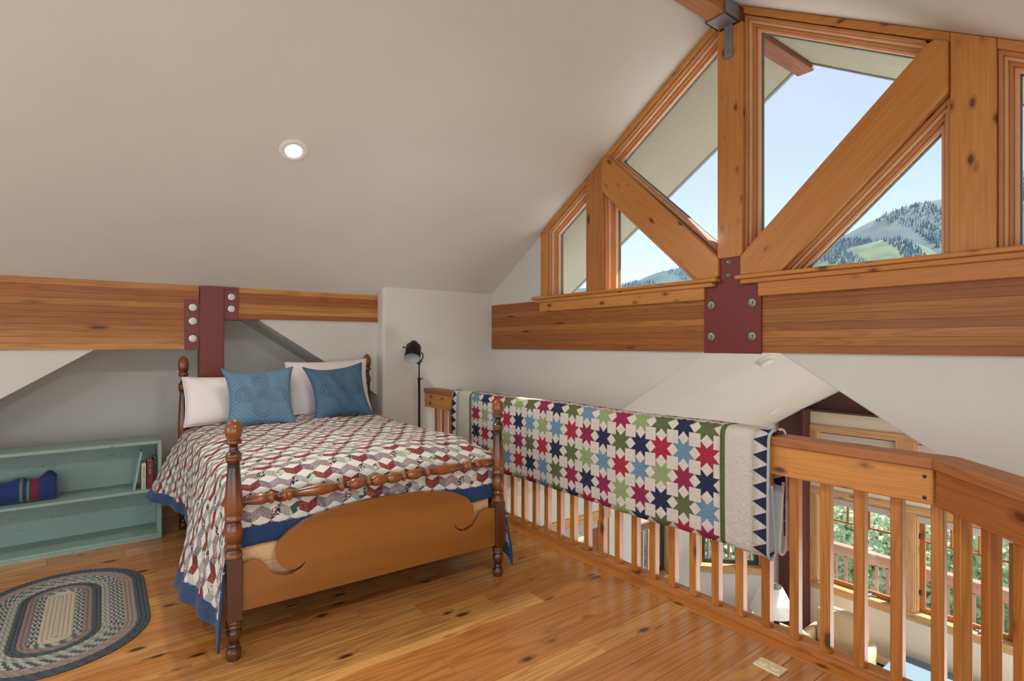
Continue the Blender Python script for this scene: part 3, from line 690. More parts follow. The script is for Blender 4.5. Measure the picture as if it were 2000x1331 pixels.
for i in range(1, 13):
    o = pb.copy(); C.objects.link(o); o.parent = r2_; o.location = (.045+.142*i-.0, .077, .045)

# ------------------------------------------------------------------ star quilt over the railing
def srgb3(*a): return srgb(*a)
STC = {'b': srgb(112, 148, 174), 'n': srgb(34, 42, 78), 'r': srgb(172, 42, 62), 'm': srgb(150, 36, 78), 'o': srgb(96, 108, 66), 'g': srgb(150, 172, 116)}
WQ = srgb(226, 219, 209); ROWS = ['onmgrboonrmgbnor',   # over the top
        'bnroogomnobgmgono'[:16], 'mgbrnbgbrmnonrbr', 'ornogmorngobrbgmn'[:16], 'grmnbomnmgmnobrb'[:16], 'monrgmbonrmgnorm']
ROWS[1] = 'bnrogomnobgmgono'; ROWS[2] = 'mgbrnbgbrmnonrbr'; ROWS[3] = 'brngmornogobrbgmn'[:16]; ROWS[4] = 'ogbrnbomnmgmnobx'.replace('x', 'b')[:16]
ROWS[4] = 'ogobrnbomnmgmnob'[:16]
# photograph order, far end (high y) first: row2, row3, row4
ROWS[2] = 'mgbrnbgbrmnonrbr'; ROWS[3] = 'ornogmornogobrgm'; ROWS[3] = 'nrngmornogbrbgmn'; ROWS[4] = 'mogbrnbomnmgmnob'
cell = .1425; u4 = cell/4
Y0s, Y1s = 1.53, 1.53+16*cell      # star field
def drape(yv, t):
    """t: cloth distance from the top line; front side positive, back side negative"""
    wob = .004*math.sin(yv*9+t*3)+.003*math.sin(yv*23+1)
    top, hw = .990, .085; R = .045; xc = 2.535
    arc = R*PI/2; flat = hw-R
    s = abs(t); sg = -1 if t > 0 else 1
    sag = .004*math.sin(yv*5.)
    if s < flat: x, z = s, top
    elif s < flat+arc: a = (s-flat)/R; x, z = flat+R*math.sin(a), top-R*(1-math.cos(a))
    else:
        d = s-flat-arc; D0 = .515; rc = .034
        bl_ = .010*math.sin(min(d, D0)*6)*(.6+.4*math.sin(yv*3))
        if d <= D0: x, z = hw+bl_, top-R-d
        else:
            a = min((d-D0)/rc, PI); x, z = hw+bl_-rc+rc*math.cos(a), top-R-D0-rc*math.sin(a)*1.05
            up_ = max(0, d-D0-PI*rc)
            if up_: x, z = x+min(up_, .3)*.12, z+up_
    return (xc+sg*(x+wob*(1 if s > flat else .3)), yv, z+sag)
def star_quilt():
    mb = MB(); cols = []
    def quad(ya, yb, ta, tb, col, diag=None):
        p = [drape(ya, ta), drape(yb, ta), drape(yb, tb), drape(ya, tb)]
        b = len(mb.v); mb.v += p
        if diag is None: mb.f.append((b, b+1, b+2, b+3)); cols.append([col]*4); mb.mi.append(0); mb.sm.append(True)
        else:
            d, c1, c2 = diag
            tri = [((0, 1, 2), (0, 2, 3)), ((0, 1, 3), (1, 2, 3))][d]
            for t_, c_ in zip(tri, (c1, c2)): mb.f.append(tuple(b+i for i in t_)); cols.append([c_]*3); mb.mi.append(0); mb.sm.append(True)
    # rows: front t from -.07 (top) down; t positive = front
    t00 = .016
    rows_t = [(t00+cell*(r), r) for r in range(-1, 5)]
    tend = .72
    for r in range(-5, 6):
        for c_ in range(16):
            key = ROWS[min(max(r+1, 0), 5)] if -1 <= r < 5 else ROWS[(r*3) % 6]
            col = STC[key[c_ % len(key)]]
            ya = Y1s-cell*c_; ta = t00+cell*r
            for i in range(4):
                for j in range(4):
                    y_a, y_b = ya-u4*i, ya-u4*(i+1); t_a, t_b = ta+u4*j, ta+u4*(j+1)
                    if t_a > tend-.001: continue
                    t_b = min(t_b, tend)
                    ci, cj = i in (1, 2), j in (1, 2)
                    if ci and cj: quad(y_a, y_b, t_a, t_b, col)
                    elif ci and not cj:
                        # point triangles of the top or bottom side: base at the centre square
                        # slim star points: triangle touching outer corner
                        outer_first = (j == 0)
                        left = (i == 1)
                        # vertices 0:(ya,ta) 1:(yb,ta) 2:(yb,tb) 3:(ya,tb)
                        if j == 0: diag = (1, WQ, col) if not left else (0, WQ, col)
                        else: diag = (0, col, WQ) if not left else (1, col, WQ)
                        quad(y_a, y_b, t_a, t_b, None, diag)
                    elif cj and not ci:
                        upper = (j == 1)
                        if i == 0: diag = (0, col, WQ) if upper else (1, WQ, col)
                        else: diag = (1, col, WQ) if upper else (0, WQ, col)
                        if i == 0: diag = (0, col, WQ) if upper else (1, WQ, col)
                        quad(y_a, y_b, t_a, t_b, None, diag)
                    else: quad(y_a, y_b, t_a, t_b, WQ)
    # borders
    GR = srgb(92, 112, 62); NV = STC['n']; WB = srgb(216, 210, 200)
    def band(ya, yb, col, ny):
        nT = 60; ts = [-.63+(tend+.63)*i/nT for i in range(nT+1)]
        for a in range(ny):
            for ta, tb in zip(ts[:-1], ts[1:]): quad(ya+(yb-ya)*a/ny, ya+(yb-ya)*(a+1)/ny, ta, tb, col)
    band(Y1s, Y1s+.028, GR, 1); band(Y0s, Y0s-.028, GR, 1)
    band(Y1s+.028, Y1s+.235, WB, 4); band(Y0s-.028, Y0s-.172, WB, 4)
    # sawtooth strips
    for yb_, sgn in ((Y1s+.235, 1), (Y0s-.172, -1)):
        w_ = .072; pt = .0725; t = -.58
        while t < tend-.01:
            tb = min(t+pt, tend); tm = (t+tb)/2
            A = [drape(yb_, t), drape(yb_+sgn*w_, t), drape(yb_+sgn*w_, tb), drape(yb_, tb), drape(yb_, tm)]
            b = len(mb.v); mb.v += A
            # navy tooth: base on the outer side, point inwards
            for f_, c_ in (((4, 1, 2), NV), ((0, 1, 4), WB), ((4, 2, 3), WB)):
                mb.f.append(tuple(b+i for i in f_)); cols.append([c_]*3); mb.mi.append(0); mb.sm.append(True)
            t = tb
    root = empty('star_quilt', (2.535, 2.7, .40), 'folded white patchwork quilt with red, blue and green stars hung over the railing', 'quilt')
    me = bpy.data.meshes.new('patchwork'); me.from_pydata([tuple(Vector(v)-Vector(root.location)) for v in mb.v], [], mb.f)
    at_ = me.color_attributes.new('Patch', 'FLOAT_COLOR', 'CORNER'); k_ = 0
    flat = [c for cc_ in cols for q_ in cc_ for c in q_]; at_.data.foreach_set('color', flat)
    bm = bmesh.new(); bm.from_mesh(me); bmesh.ops.remove_doubles(bm, verts=bm.verts, dist=.0005); bmesh.ops.recalc_face_normals(bm, faces=bm.faces); bm.to_mesh(me); bm.free()
    me.polygons.foreach_set('use_smooth', [True]*len(me.polygons)); me.materials.append(M['stars'])
    o = bpy.data.objects.new('patchwork', me); C.objects.link(o); o.parent = root
    sm_ = o.modifiers.new('thick', 'SOLIDIFY'); sm_.thickness = .009; sm_.offset = -1
    # the fold: each side turns under at the bottom and climbs back up inside (teardrop seen at the end)
    for sg, nm in ((-1, 'turned_under_layer'), (1, 'turned_under_layer')):
        mb2 = MB(); ny = 60
        ts = [.685+.0225*i for i in range(16)]; y_lo, y_hi = Y0s-.244, Y1s+.307
        ys = [y_lo+(y_hi-y_lo)*j/ny for j in range(ny+1)]
        for t_ in ts:
            for yy in ys:
                p = drape(yy, -sg*t_); mb2.v.append((p[0]+(-sg)*.007, p[1], min(p[2], .9)))
        m_ = len(ys)
        for i in range(len(ts)-1):
            for j in range(ny): mb2.f.append((i*m_+j, i*m_+j+1, (i+1)*m_+j+1, (i+1)*m_+j)); mb2.mi.append(0); mb2.sm.append(True)
        path = []
        oo = obj(nm, mb2, [M['quilt_back'], M['stars_fold']], root); s3 = oo.modifiers.new('thick', 'SOLIDIFY'); s3.thickness = .006
        # bound end edge
        pts = [drape(y_lo, -sg*(.02+1.02*i/60)) for i in range(61)]
        ap = .11+.515+.034*PI/2; lm = MB()
        for i in range(17):
            q1, q2 = drape(y_lo+.004, -sg*(.34+(ap-.34)*i/16)), drape(y_lo+.004, -sg*(2*ap-.34-(ap-.34)*i/16))
            lm.v += [q1, ((q1[0]+q2[0])/2, y_lo+.012, (q1[2]+q2[2])/2), q2]
            if i: b_ = 3*i; lm.f += [(b_-3, b_-2, b_+1, b_), (b_-2, b_-1, b_+2, b_+1)]; lm.mi += [0, 0]; lm.sm += [True, True]
        obj('end_lining', lm, M['quilt_back'], root)
        obj('binding', MB().tube(pts, .0068, 8), M['quilt_back'] if sg < 0 else M['pink_back'], root)
        pts2 = [(p[0], y_hi, p[2]) for p in pts]; obj('binding', MB().tube(pts2, .005, 8), M['quilt_back'], root)
    obj('facing', bx(2.632, 2.637, Y0s-.30, Y0s-.20, .40, .80), M['pink_back'], root)
M['stars_fold'] = cloth('fold_patches', srgb(222, 212, 200), srgb(206, 190, 182), wrinkle=.7, bs=.5)
star_quilt()

# ------------------------------------------------------------------ bed
bed = empty('bed', (1.18, 3.7, 0), 'turned-post wooden double bed with a scrolled footboard', 'bed')
def stain_attr(o, fn):
    me = o.data; a = me.attributes.new('stain', 'FLOAT', 'POINT'); a.data.foreach_set('value', [fn(v.co) for v in me.vertices])
RP = [(0, 0), (.028, .0), (.030, .012), (.033, .028), (.031, .042), (.023, .052), (.026, .058), (.026, .063), (.022, .070), (.025, .082), (.032, .105), (.033, .118), (.030, .130), (.024, .137), (.033, .141), (.034, .150), (.030, .156), (.034, .161), (.034, .170), (.030, .176)]
UP = [(.031, .445), (.038, .452), (.038, .466), (.031, .478), (.028, .490), (.034, .500), (.034, .508), (.028, .514), (.033, .530), (.038, .556), (.036, .580), (.030, .602), (.026, .612), (.036, .616), (.038, .624), (.036, .632), (.034, .640), (.037, .655), (.038, .685), (.035, .730), (.031, .780), (.026, .840), (.025, .868), (.031, .880), (.034, .888), (.031, .893), (.034, .898), (.034, .906), (.028, .914), (.020, .922), (.017, .940), (.019, .950), (.032, .955), (.034, .962), (.032, .970), (.026, .976), (.033, .990), (.037, 1.008), (.034, 1.032), (.025, 1.050), (.012, 1.060), (0, 1.062)]
def smooth_prof(p, n=2):
    for _ in range(n):
        q_ = [p[0]]
        for a, b in zip(p[:-1], p[1:]): q_ += [(a[0]*.78+b[0]*.22, a[1]*.78+b[1]*.22), (a[0]*.22+b[0]*.78, a[1]*.22+b[1]*.78)]
        p = q_+[p[-1]]
    return p
def bed_post(x, y, h_extra, par):
    up = [(r_, z+h_extra*(z-.445)/.617) for r_, z in UP]
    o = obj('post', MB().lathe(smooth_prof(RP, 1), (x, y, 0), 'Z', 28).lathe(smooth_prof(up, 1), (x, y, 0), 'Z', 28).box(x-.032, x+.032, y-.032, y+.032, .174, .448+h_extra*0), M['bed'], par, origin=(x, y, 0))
    rmx = {}
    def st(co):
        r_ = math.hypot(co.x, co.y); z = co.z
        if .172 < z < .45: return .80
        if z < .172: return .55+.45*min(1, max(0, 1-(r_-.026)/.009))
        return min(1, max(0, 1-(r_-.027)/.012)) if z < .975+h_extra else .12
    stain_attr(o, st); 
    b = o.modifiers.new('bevel', 'BEVEL'); b.width = .004; b.segments = 2; b.limit_method = 'ANGLE'; b.angle_limit = math.radians(75)
    return o
for x_, y_, e_ in ((.465, 2.665, 0), (1.905, 2.665, 0), (.489, 4.775, .24), (1.938, 4.775, .24)): bed_post(x_, y_, e_, bed)
# turned foot rail
L0, L1 = .492, 1.88; Lh = (L1-L0)/2
half = [(0, .018), (.02, .027), (.045, .030), (.07, .026), (.085, .016), (.094, .027), (.10, .028), (.108, .017), (.12, .019), (.145, .027), (.17, .030), (.19, .024), (.205, .016), (.225, .014), (.233, .027), (.243, .028), (.25, .018), (.27, .019), (.31, .026), (.345, .029), (.38, .026), (.43, .020), (.47, .017), (.482, .027), (.49, .029), (.497, .022), (.505, .029), (.513, .029), (.52, .018), (.532, .014), (.55, .014), (.56, .028), (.57, .029), (.578, .018), (.60, .026), (.63, .024), (.66, .018), (Lh, .012)]
prof = [(r_, -h) for h, r_ in half[::-1]][:-1]+[(r_, h) for h, r_ in half]
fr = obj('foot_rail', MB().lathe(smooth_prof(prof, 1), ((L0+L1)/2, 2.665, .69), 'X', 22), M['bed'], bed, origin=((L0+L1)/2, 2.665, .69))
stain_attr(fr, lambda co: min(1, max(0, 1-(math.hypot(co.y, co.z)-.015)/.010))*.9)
# scrolled footboard traced on its own plane (x, z) in metres
FB = FBPTS = [(0.49, 0.413), (0.524, 0.422), (0.551, 0.424), (0.579, 0.41), (0.597, 0.386), (0.616, 0.354), (0.642, 0.333), (0.677, 0.319), (0.713, 0.317), (0.755, 0.336), (0.78, 0.366), (0.768, 0.358), (0.749, 0.345), (0.719, 0.335), (0.689, 0.343), (0.663, 0.367), (0.643, 0.402), (0.639, 0.44), (0.654, 0.486), (0.695, 0.52), (0.755, 0.552), (0.83, 0.575), (0.947, 0.593), (1.085, 0.602), (1.231, 0.601), (1.387, 0.591), (1.52, 0.572), (1.606, 0.549), (1.678, 0.51), (1.719, 0.461), (1.729, 0.413), (1.714, 0.369), (1.687, 0.342), (1.646, 0.332), (1.611, 0.35), (1.593, 0.37), (1.602, 0.348), (1.633, 0.326), (1.673, 0.321), (1.719, 0.337), (1.751, 0.377), (1.77, 0.405), (1.808, 0.42), (1.878, 0.414), (1.878, 0.19), (0.49, 0.205)]
fbm = MB().prism(FB, 'Y', 2.652, 2.677); obj('footboard', fbm, M['bed_panel'], bed, bevel=.003, bseg=2)
obj('end_rail', bx(.50, 1.87, 2.716, 2.738, .26, .497), M['pine_raw'], bed, bevel=.002)
obj('end_rail_cap', bx(.50, 1.87, 2.710, 2.742, .497, .503), M['pine_raw'], bed, bevel=.002)
for x_ in (.47, 1.90): obj('side_rail', bx(x_-.012, x_+.012, 2.70, 4.745, .26, .42), M['bed_panel'], bed, bevel=.003)
obj('headboard', MB().prism([(.515, .25), (1.915, .25), (1.915, .90), (1.75, .97), (1.5, 1.0), (1.2, 1.04), (.93, 1.0), (.68, .97), (.515, .90)], 'Y', 4.765, 4.787), M['bed_panel'], bed, bevel=.003)
hr = obj('head_rail', MB().lathe([(.016, -.70), (.026, -.4), (.018, -.1), (.028, 0), (.018, .1), (.026, .4), (.016, .70)], (1.214, 4.775, 1.12), 'X', 16), M['bed'], bed, origin=(1.214, 4.775, 1.12)); stain_attr(hr, lambda co: .4)
mt = obj('mattress', bx(.525, 1.855, 2.75, 4.735, .40, .74), M['quilt_white'], None, bevel=.06, bseg=4); prop(mt, 'white mattress on the bed beneath the patchwork quilt', 'mattress')

# ------------------------------------------------------------------ tumbling-block quilt on the bed
QX0, QX1, QY1, QY0 = .505, 1.875, 4.62, 2.735          # top area
DS, DF = .64, .292                                      # drops: sides, foot
def flare(v):
    pts = [(2.7, .03), (2.9, .075), (3.1, .12), (3.3, .12), (3.5, .07), (3.7, .03), (3.95, .02), (4.2, .07), (4.45, .15), (4.62, .17)]
    for (a, b), (c, d) in zip(pts[:-1], pts[1:]):
        if v <= c: t = max(0, (v-a)/(c-a)); t = t*t*(3-2*t); return b+(d-b)*t
    return .17
def surf(u, v):
    """cloth coords: u along x (metres, may pass the mattress edges), v along y"""
    su = max(QX0-u, 0); sr = max(u-QX1, 0); t = max(QY0-v, 0)
    x = min(max(u, QX0), QX1); y_ = max(v, QY0)
    top = .80+.018*math.sin((x-QX0)/(QX1-QX0)*PI)+.006*math.sin(x*13+y_*5)+.005*math.sin(y_*11-x*4)
    top -= .035*max(0, (3.05-y_)/.3)**2 if y_ < 3.05 else 0
    ed = min(x-QX0, QX1-x, y_-QY0)
    R = .05
    top -= .03*max(0, 1-ed/.12)**2
    s_ = su+sr
    if s_ == 0 and t == 0: return Vector((x, y_, top))
    r_ = math.hypot(s_, t); phi = math.atan2(t, s_)     # 0 = side, pi/2 = foot
    sgn = -1 if su > 0 else 1
    a = min(r_/R, PI/2); out = R*math.sin(a)*1.0; z = top-R*(1-math.cos(a)) if r_ < R*PI/2 else top-R-(r_-R*PI/2)
    dn = max(0, r_-R*PI/2)
    if s_ > 0 and t == 0:
        fl_ = 0
        if su > 0:
            fl_ = flare(v)*dn/.5+.010*math.sin(v*31+1)*dn/.5*.55
            z += .15*max(0, min(1, (v-3.35)/.5))*dn/.52
        else: fl_ = .03*math.sin(v*15)*dn/.5+.05*dn; z += .02*dn
        return Vector((x+sgn*(out*1.0+.02*min(1, dn*8)+max(fl_, 0)), v, z))
    if s_ == 0:
        rip = .006*math.sin(u*21)*dn/.3
        return Vector((u, QY0-min(out, .034)-.0*dn+rip*.5, z+.0))
    c_, s2 = math.cos(phi), math.sin(phi)
    if su > 0:
        f0 = flare(QY0)*dn/.5+.010*math.sin(QY0*31+1)*dn/.5
        X = x-(out*1.0+.02*min(1, dn*8)+max(f0, 0))*c_**.7
    else: X = x+(out+.02*min(1, dn*8)+.05*dn+.0)*c_**.7
    bump_ = math.sin(min(phi/math.radians(62), 1)*PI)
    Y = QY0-.034*s2-.10*bump_*min(dn, .55)/.55*(1 if phi < math.radians(62) else 0)
    X += sgn*.03*bump_*min(dn, .5)
    return Vector((X, Y, z))
UA, UB, VA, VB = QX0-DS, QX1+DS, QY0-DF, QY1
BW = .082
def clip(poly, x0, x1, y0, y1):
    for ax, lim, sg in ((0, x0, 1), (0, x1, -1), (1, y0, 1), (1, y1, -1)):
        out = []
        for i in range(len(poly)):
            p, q_ = poly[i], poly[(i+1) % len(poly)]; ip, iq = (p[ax]-lim)*sg >= -1e-9, (q_[ax]-lim)*sg >= -1e-9
            if ip: out.append(p)
            if ip != iq:
                t = (lim-p[ax])/(q_[ax]-p[ax]); out.append((p[0]+(q_[0]-p[0])*t, p[1]+(q_[1]-p[1])*t, p[2]))
        poly = out
        if len(poly) < 3: return []
    return poly
def bed_quilt():
    mb = MB(); uvs = []; key = {}; e = .049; N = 3
    def vert(u, v, puff):
        kq = (round(u, 4), round(v, 4))
        if kq in key: return key[kq]
        p = surf(u, v)
        d = .004
        nu = (surf(u+d, v)-surf(u-d, v)); nv = (surf(u, v+d)-surf(u, v-d)); nn = nu.cross(nv)
        nn = nn.normalized() if nn.length > 1e-9 else Vector((0, 0, 1))
        p = p+nn*(.0042*puff)
        key[kq] = len(mb.v); mb.v.append(tuple(p)); return key[kq]
    ca, sa = math.cos(PI/6)*e, .5*e
    xi0, xi1, yi0, yi1 = UA+BW, UB-BW, VA+BW, VB
    def rhomb(o, a, b, mi):
        for i in range(N):
            for j in range(N):
                cs = []
                for di, dj in ((0, 0), (1, 0), (1, 1), (0, 1)):
                    s_, t_ = (i+di)/N, (j+dj)/N
                    cs.append((o[0]+a[0]*s_+b[0]*t_, o[1]+a[1]*s_+b[1]*t_, min(1, 4*min(s_, 1-s_, t_, 1-t_))))
                pl_ = clip(cs, xi0, xi1, yi0, yi1)
                if len(pl_) < 3: continue
                ids = [vert(p[0], p[1], p[2]) for p in pl_]
                if len(set(ids)) < 3: continue
                mb.f.append(tuple(ids)); mb.mi.append(mi); mb.sm.append(True); uvs.append([(p[0], p[1]) for p in pl_])
    rows = int((VB-VA)/(1.5*e))+3; colsn = int((UB-UA)/(2*ca))+3
    for rj in range(-1, rows):
        for ci in range(-1, colsn):
            cx = UA+ci*2*ca+(ca if rj % 2 else 0); cy = VA+rj*1.5*e
            # cube whose centre is (cx,cy): white top, two printed faces
            rhomb((cx, cy), (ca, sa), (-ca, sa), 8)
            base = ci*2+(1 if rj % 2 else 0)+rj*3
            rhomb((cx, cy), (-ca, sa), (0, -e), (base) % 8)
            rhomb((cx, cy), (0, -e), (ca, sa), (base+1) % 8)
    root = empty('patchwork_bedspread', (1.19, 3.6, .8), 'tumbling-block patchwork quilt with blue border spread over the bed', 'quilt')
    def fin(nm, m, mats, th):
        me = bpy.data.meshes.new(nm); me.from_pydata([tuple(Vector(v)-Vector(root.location)) for v in m.v], [], m.f)
        for q_ in mats: me.materials.append(q_)
        me.polygons.foreach_set('material_index', m.mi); me.polygons.foreach_set('use_smooth', m.sm)
        return me
    me = fin('patchwork', mb, PR+[M['quilt_white']], 0)
    uvl = me.uv_layers.new(name='UVMap'); uvl.data.foreach_set('uv', [c for q_ in uvs for p in q_ for c in p])
    o = bpy.data.objects.new('patchwork', me); C.objects.link(o); o.parent = root
    s_ = o.modifiers.new('thick', 'SOLIDIFY'); s_.thickness = .010; s_.offset = -1
    # blue border
    mb = MB(); key.clear()
    def grid(u0, u1, v0, v1, nu, nv):
        ids = {}
        for i in range(nu+1):
            for j in range(nv+1):
                u, v = u0+(u1-u0)*i/nu, v0+(v1-v0)*j/nv
                pf = .4+.5*math.sin(PI*i/nu)*math.sin(PI*j/nv)
                kq = (round(u, 4), round(v, 4))
                if kq not in key:
                    p = surf(u, v); d = .004; nn = (surf(u+d, v)-surf(u-d, v)).cross(surf(u, v+d)-surf(u, v-d)); nn = nn.normalized() if nn.length > 1e-9 else Vector((0, 0, 1))
                    key[kq] = len(mb.v); mb.v.append(tuple(p+nn*(.002+.002*pf)))
                ids[i, j] = key[kq]
        for i in range(nu):
            for j in range(nv): mb.f.append((ids[i, j], ids[i+1, j], ids[i+1, j+1], ids[i, j+1])); mb.mi.append(0); mb.sm.append(True)
    g = .003
    nvl = 90; nul = 110
    grid(UA, UA+BW+g, VA, VB, 4, nvl); grid(UB-BW-g, UB, VA, VB, 4, nvl); grid(UA+BW+g, UB-BW-g, VA, VA+BW+g, nul, 4)
    me = fin('blue_border', mb, [M['blue_border']], 0); o = bpy.data.objects.new('blue_border', me); C.objects.link(o); o.parent = root
    s_ = o.modifiers.new('thick', 'SOLIDIFY'); s_.thickness = .011; s_.offset = -1
    # white piped edge
    pts = [tuple(surf(UA, VB-(VB-VA)*i/90)) for i in range(91)]+[tuple(surf(UA+(UB-UA)*i/120, VA)) for i in range(1, 121)]+[tuple(surf(UB, VA+(VB-VA)*i/90)) for i in range(1, 91)]
    obj('binding', MB().tube(pts, .0035, 6), M['blue_border'], root)
bed_quilt()

# ------------------------------------------------------------------ pillows and cushions
def pillow(name, label, cat, w, h, th, loc, rot, mat, group=None, sag=0, pinch=.07, n=28, seed=0, power=.42, ears=.03):
    rnd = random.Random(seed); ph = [rnd.uniform(0, 6) for _ in range(6)]
    mb = MB(); uv = []
    for side in (1, -1):
        b = len(mb.v)
        for i in range(n+1):
            for j in range(n+1):
                a, c = -1+2*i/n, -1+2*j/n
                a2, c2 = math.sin(a*PI/2)*.35+a*.65, math.sin(c*PI/2)*.35+c*.65
                t = (max(0, 1-abs(a2)**2.6)*max(0, 1-abs(c2)**2.6))**power
                x = a2*w/2*(1-pinch*(1-c2*c2)); z = c2*h/2*(1-pinch*(1-a2*a2))
                cr = abs(a2*c2)**3; x += math.copysign(ears*cr, a2)*.6; z += math.copysign(ears*cr, c2)*.6
                z -= sag*(1-a2*a2)*(1+c2)/2*.5
                yy = -side*(t*th/2)*(1+.06*math.sin(a*4+ph[0])*math.sin(c*3+ph[1]))+ .012*math.sin(a*3+ph[2]+c*2)
                yy += .006*math.sin(a*11+ph[3]+c*5)*t*(1 if not uv else 1)
                mb.v.append((x, yy, z+h/2)); uv.append((a2, c2))
        for i in range(n):
            for j in range(n):
                q_ = [b+i*(n+1)+j, b+(i+1)*(n+1)+j, b+(i+1)*(n+1)+j+1, b+i*(n+1)+j+1]
                if side < 0: q_ = q_[::-1]
                mb.f.append(tuple(q_)); mb.mi.append(0); mb.sm.append(True)
    me = bpy.data.meshes.new(name); me.from_pydata(mb.v, [], mb.f); me.materials.append(mat)
    ul = me.uv_layers.new(name='UVMap')
    for lp_ in me.loops: ul.data[lp_.index].uv = uv[lp_.vertex_index]
    bm = bmesh.new(); bm.from_mesh(me); bmesh.ops.remove_doubles(bm, verts=bm.verts, dist=.0004); bmesh.ops.recalc_face_normals(bm, faces=bm.faces); bm.to_mesh(me); bm.free()
    me.polygons.foreach_set('use_smooth', [True]*len(me.polygons))
    root = empty(name, loc, label, cat, group); root.rotation_euler = rot
    o = bpy.data.objects.new('cover', me); C.objects.link(o); o.parent = root
    # piped seam round the edge
    pts = []
    for s0 in range(4):
        for i in range(n):
            a = -1+2*i/n; a, c = [(a, -1), (1, a), (-a, 1), (-1, -a)][s0]
            a2, c2 = math.sin(a*PI/2)*.35+a*.65, math.sin(c*PI/2)*.35+c*.65
            x = a2*w/2*(1-pinch*(1-c2*c2)); z = c2*h/2*(1-pinch*(1-a2*a2)); cr = abs(a2*c2)**3; x += math.copysign(ears*cr, a2)*.6; z += math.copysign(ears*cr, c2)*.6
            z -= sag*(1-a2*a2)*(1+c2)/2*.5
            pts.append((x, .012*math.sin(a*3+ph[2]+c*2), z+h/2))
    pts.append(pts[0])
    pm = MB().tube(pts, .0035, 6); pme = bpy.data.meshes.new('seam'); pme.from_pydata(pm.v, [], pm.f); pme.materials.append(mat); po = bpy.data.objects.new('seam', pme); C.objects.link(po); po.parent = root
    return root
pillow('pillow', 'white pillow at the left side of the bed head', 'pillow', .72, .36, .22, (.825, 4.50, .805), (math.radians(-14), 0, math.radians(2)), M['white_linen'], seed=3, sag=.02, pinch=.035, ears=.006, power=.40)
pillow('pillow', 'white pillow at the right side of the bed head', 'pillow', .68, .45, .20, (1.545, 4.56, .805), (math.radians(-12), math.radians(-1.5), 0), M['white_linen'], seed=5, pinch=.035, ears=.012, power=.40)
pillow('cushion', 'light blue quilted cushion in front of the left pillow', 'cushion', .45, .43, .15, (.92, 4.20, .805), (math.radians(-24), math.radians(0), math.radians(-3)), M['cushion_a'], seed=8, pinch=.10, ears=.035, power=.5)
pillow('cushion', 'deeper blue quilted cushion in front of the right pillow', 'cushion', .46, .43, .15, (1.545, 4.26, .812), (math.radians(-24), math.radians(-3), math.radians(4)), M['cushion_b'], seed=9, pinch=.10, ears=.035, power=.5)

# ------------------------------------------------------------------ floor lamp
lampf = empty('floor_lamp', (2.30, 4.45, 0), 'black metal floor lamp with a cylindrical spot shade in the corner', 'lamp')
obj('base', MB().lathe([(.115, 0), (.115, .012), (.10, .02), (.02, .026), (.014, .05)], (2.30, 4.45, 0), 'Z', 32), M['black_metal'], lampf)
obj('pole', MB().lathe([(.0115, .02), (.0115, 1.075)], (2.30, 4.45, 0), 'Z', 16), M['black_metal'], lampf)
obj('upper_pole', MB().lathe([(.0065, 1.07), (.0065, 1.225)], (2.30, 4.45, 0), 'Z', 12), M['black_metal'], lampf)
obj('collar', MB().lathe([(.013, 1.062), (.016, 1.066), (.016, 1.085), (.009, 1.09)], (2.30, 4.45, 0), 'Z', 16).tube([(2.30, 4.45, 1.075), (2.325, 4.44, 1.076), (2.335, 4.438, 1.083)], .004), M['black_metal'], lampf)
obj('joint', MB().lathe([(.009, 1.205), (.011, 1.21), (.011, 1.23), (.006, 1.235)], (2.30, 4.45, 0), 'Z', 12).tube([(2.30, 4.45, 1.228), (2.33, 4.445, 1.236)], .005), M['black_metal'], lampf)
hc = Vector((2.245, 4.46, 1.33)); qd = Vector((0, 0, -1)).rotation_difference(Vector((-.36, -.52, -.78)).normalized())
def lput(nm, mb, m):
    mb.v = [tuple(qd @ Vector(v)+hc) for v in mb.v]; return obj(nm, mb, m, lampf)
sh = lput('shade', MB().lathe([(.072, -.085), (.073, -.083), (.070, .045), (.062, .056), (.036, .060), (.035, .095), (.026, .10), (0, .10)], (0, 0, 0), 'Z', 40, cap=False), M['black_metal'])
lput('shade_lining', MB().lathe([(.071, -.084), (.068, .04), (.03, .05), (0, .05)], (0, 0, 0), 'Z', 32, cap=False), M['shade_in'])
lput('bracket', MB().tube([(.075, 0, .02), (.098, 0, .01), (.104, 0, -.03), (.085, 0, -.075), (.06, .02, -.105)], .006), M['black_metal'])
lput('knob', MB().lathe([(.004, -.07), (.004, -.09), (.010, -.094), (.010, -.10), (0, -.10)], (0, 0, 0), 'X', 12), M['black_metal'])

# ------------------------------------------------------------------ bookcase, books, blanket
bc = empty('bookcase', (-.45, 4.8, 0), 'low worn sea-green painted bookcase against the left wall', 'bookcase')
X0, X1, YA, YB = -1.28, .342, 4.645, 4.955
obj('top', bx(X0, X1, YA, YB, .678, .70), M['seagreen'], bc, bevel=.003)
for a in (X0, X1-.023): obj('side', bx(a, a+.023, YA, YB, 0, .678), M['seagreen'], bc, bevel=.002)
obj('shelf', bx(X0+.023, X1-.023, YA+.004, YB-.012, .337, .356), M['seagreen'], bc, bevel=.002)
obj('shelf', bx(X0+.023, X1-.023, YA+.002, YB-.012, .018, .036), M['seagreen'], bc, bevel=.002)
obj('plinth', bx(X0+.023, X1-.023, YA+.003, YA+.02, 0, .018), M['seagreen'], bc)
obj('back_panel', bx(X0+.01, X1-.01, YB-.012, YB-.002, .0, .678), M['seagreen'], bc)
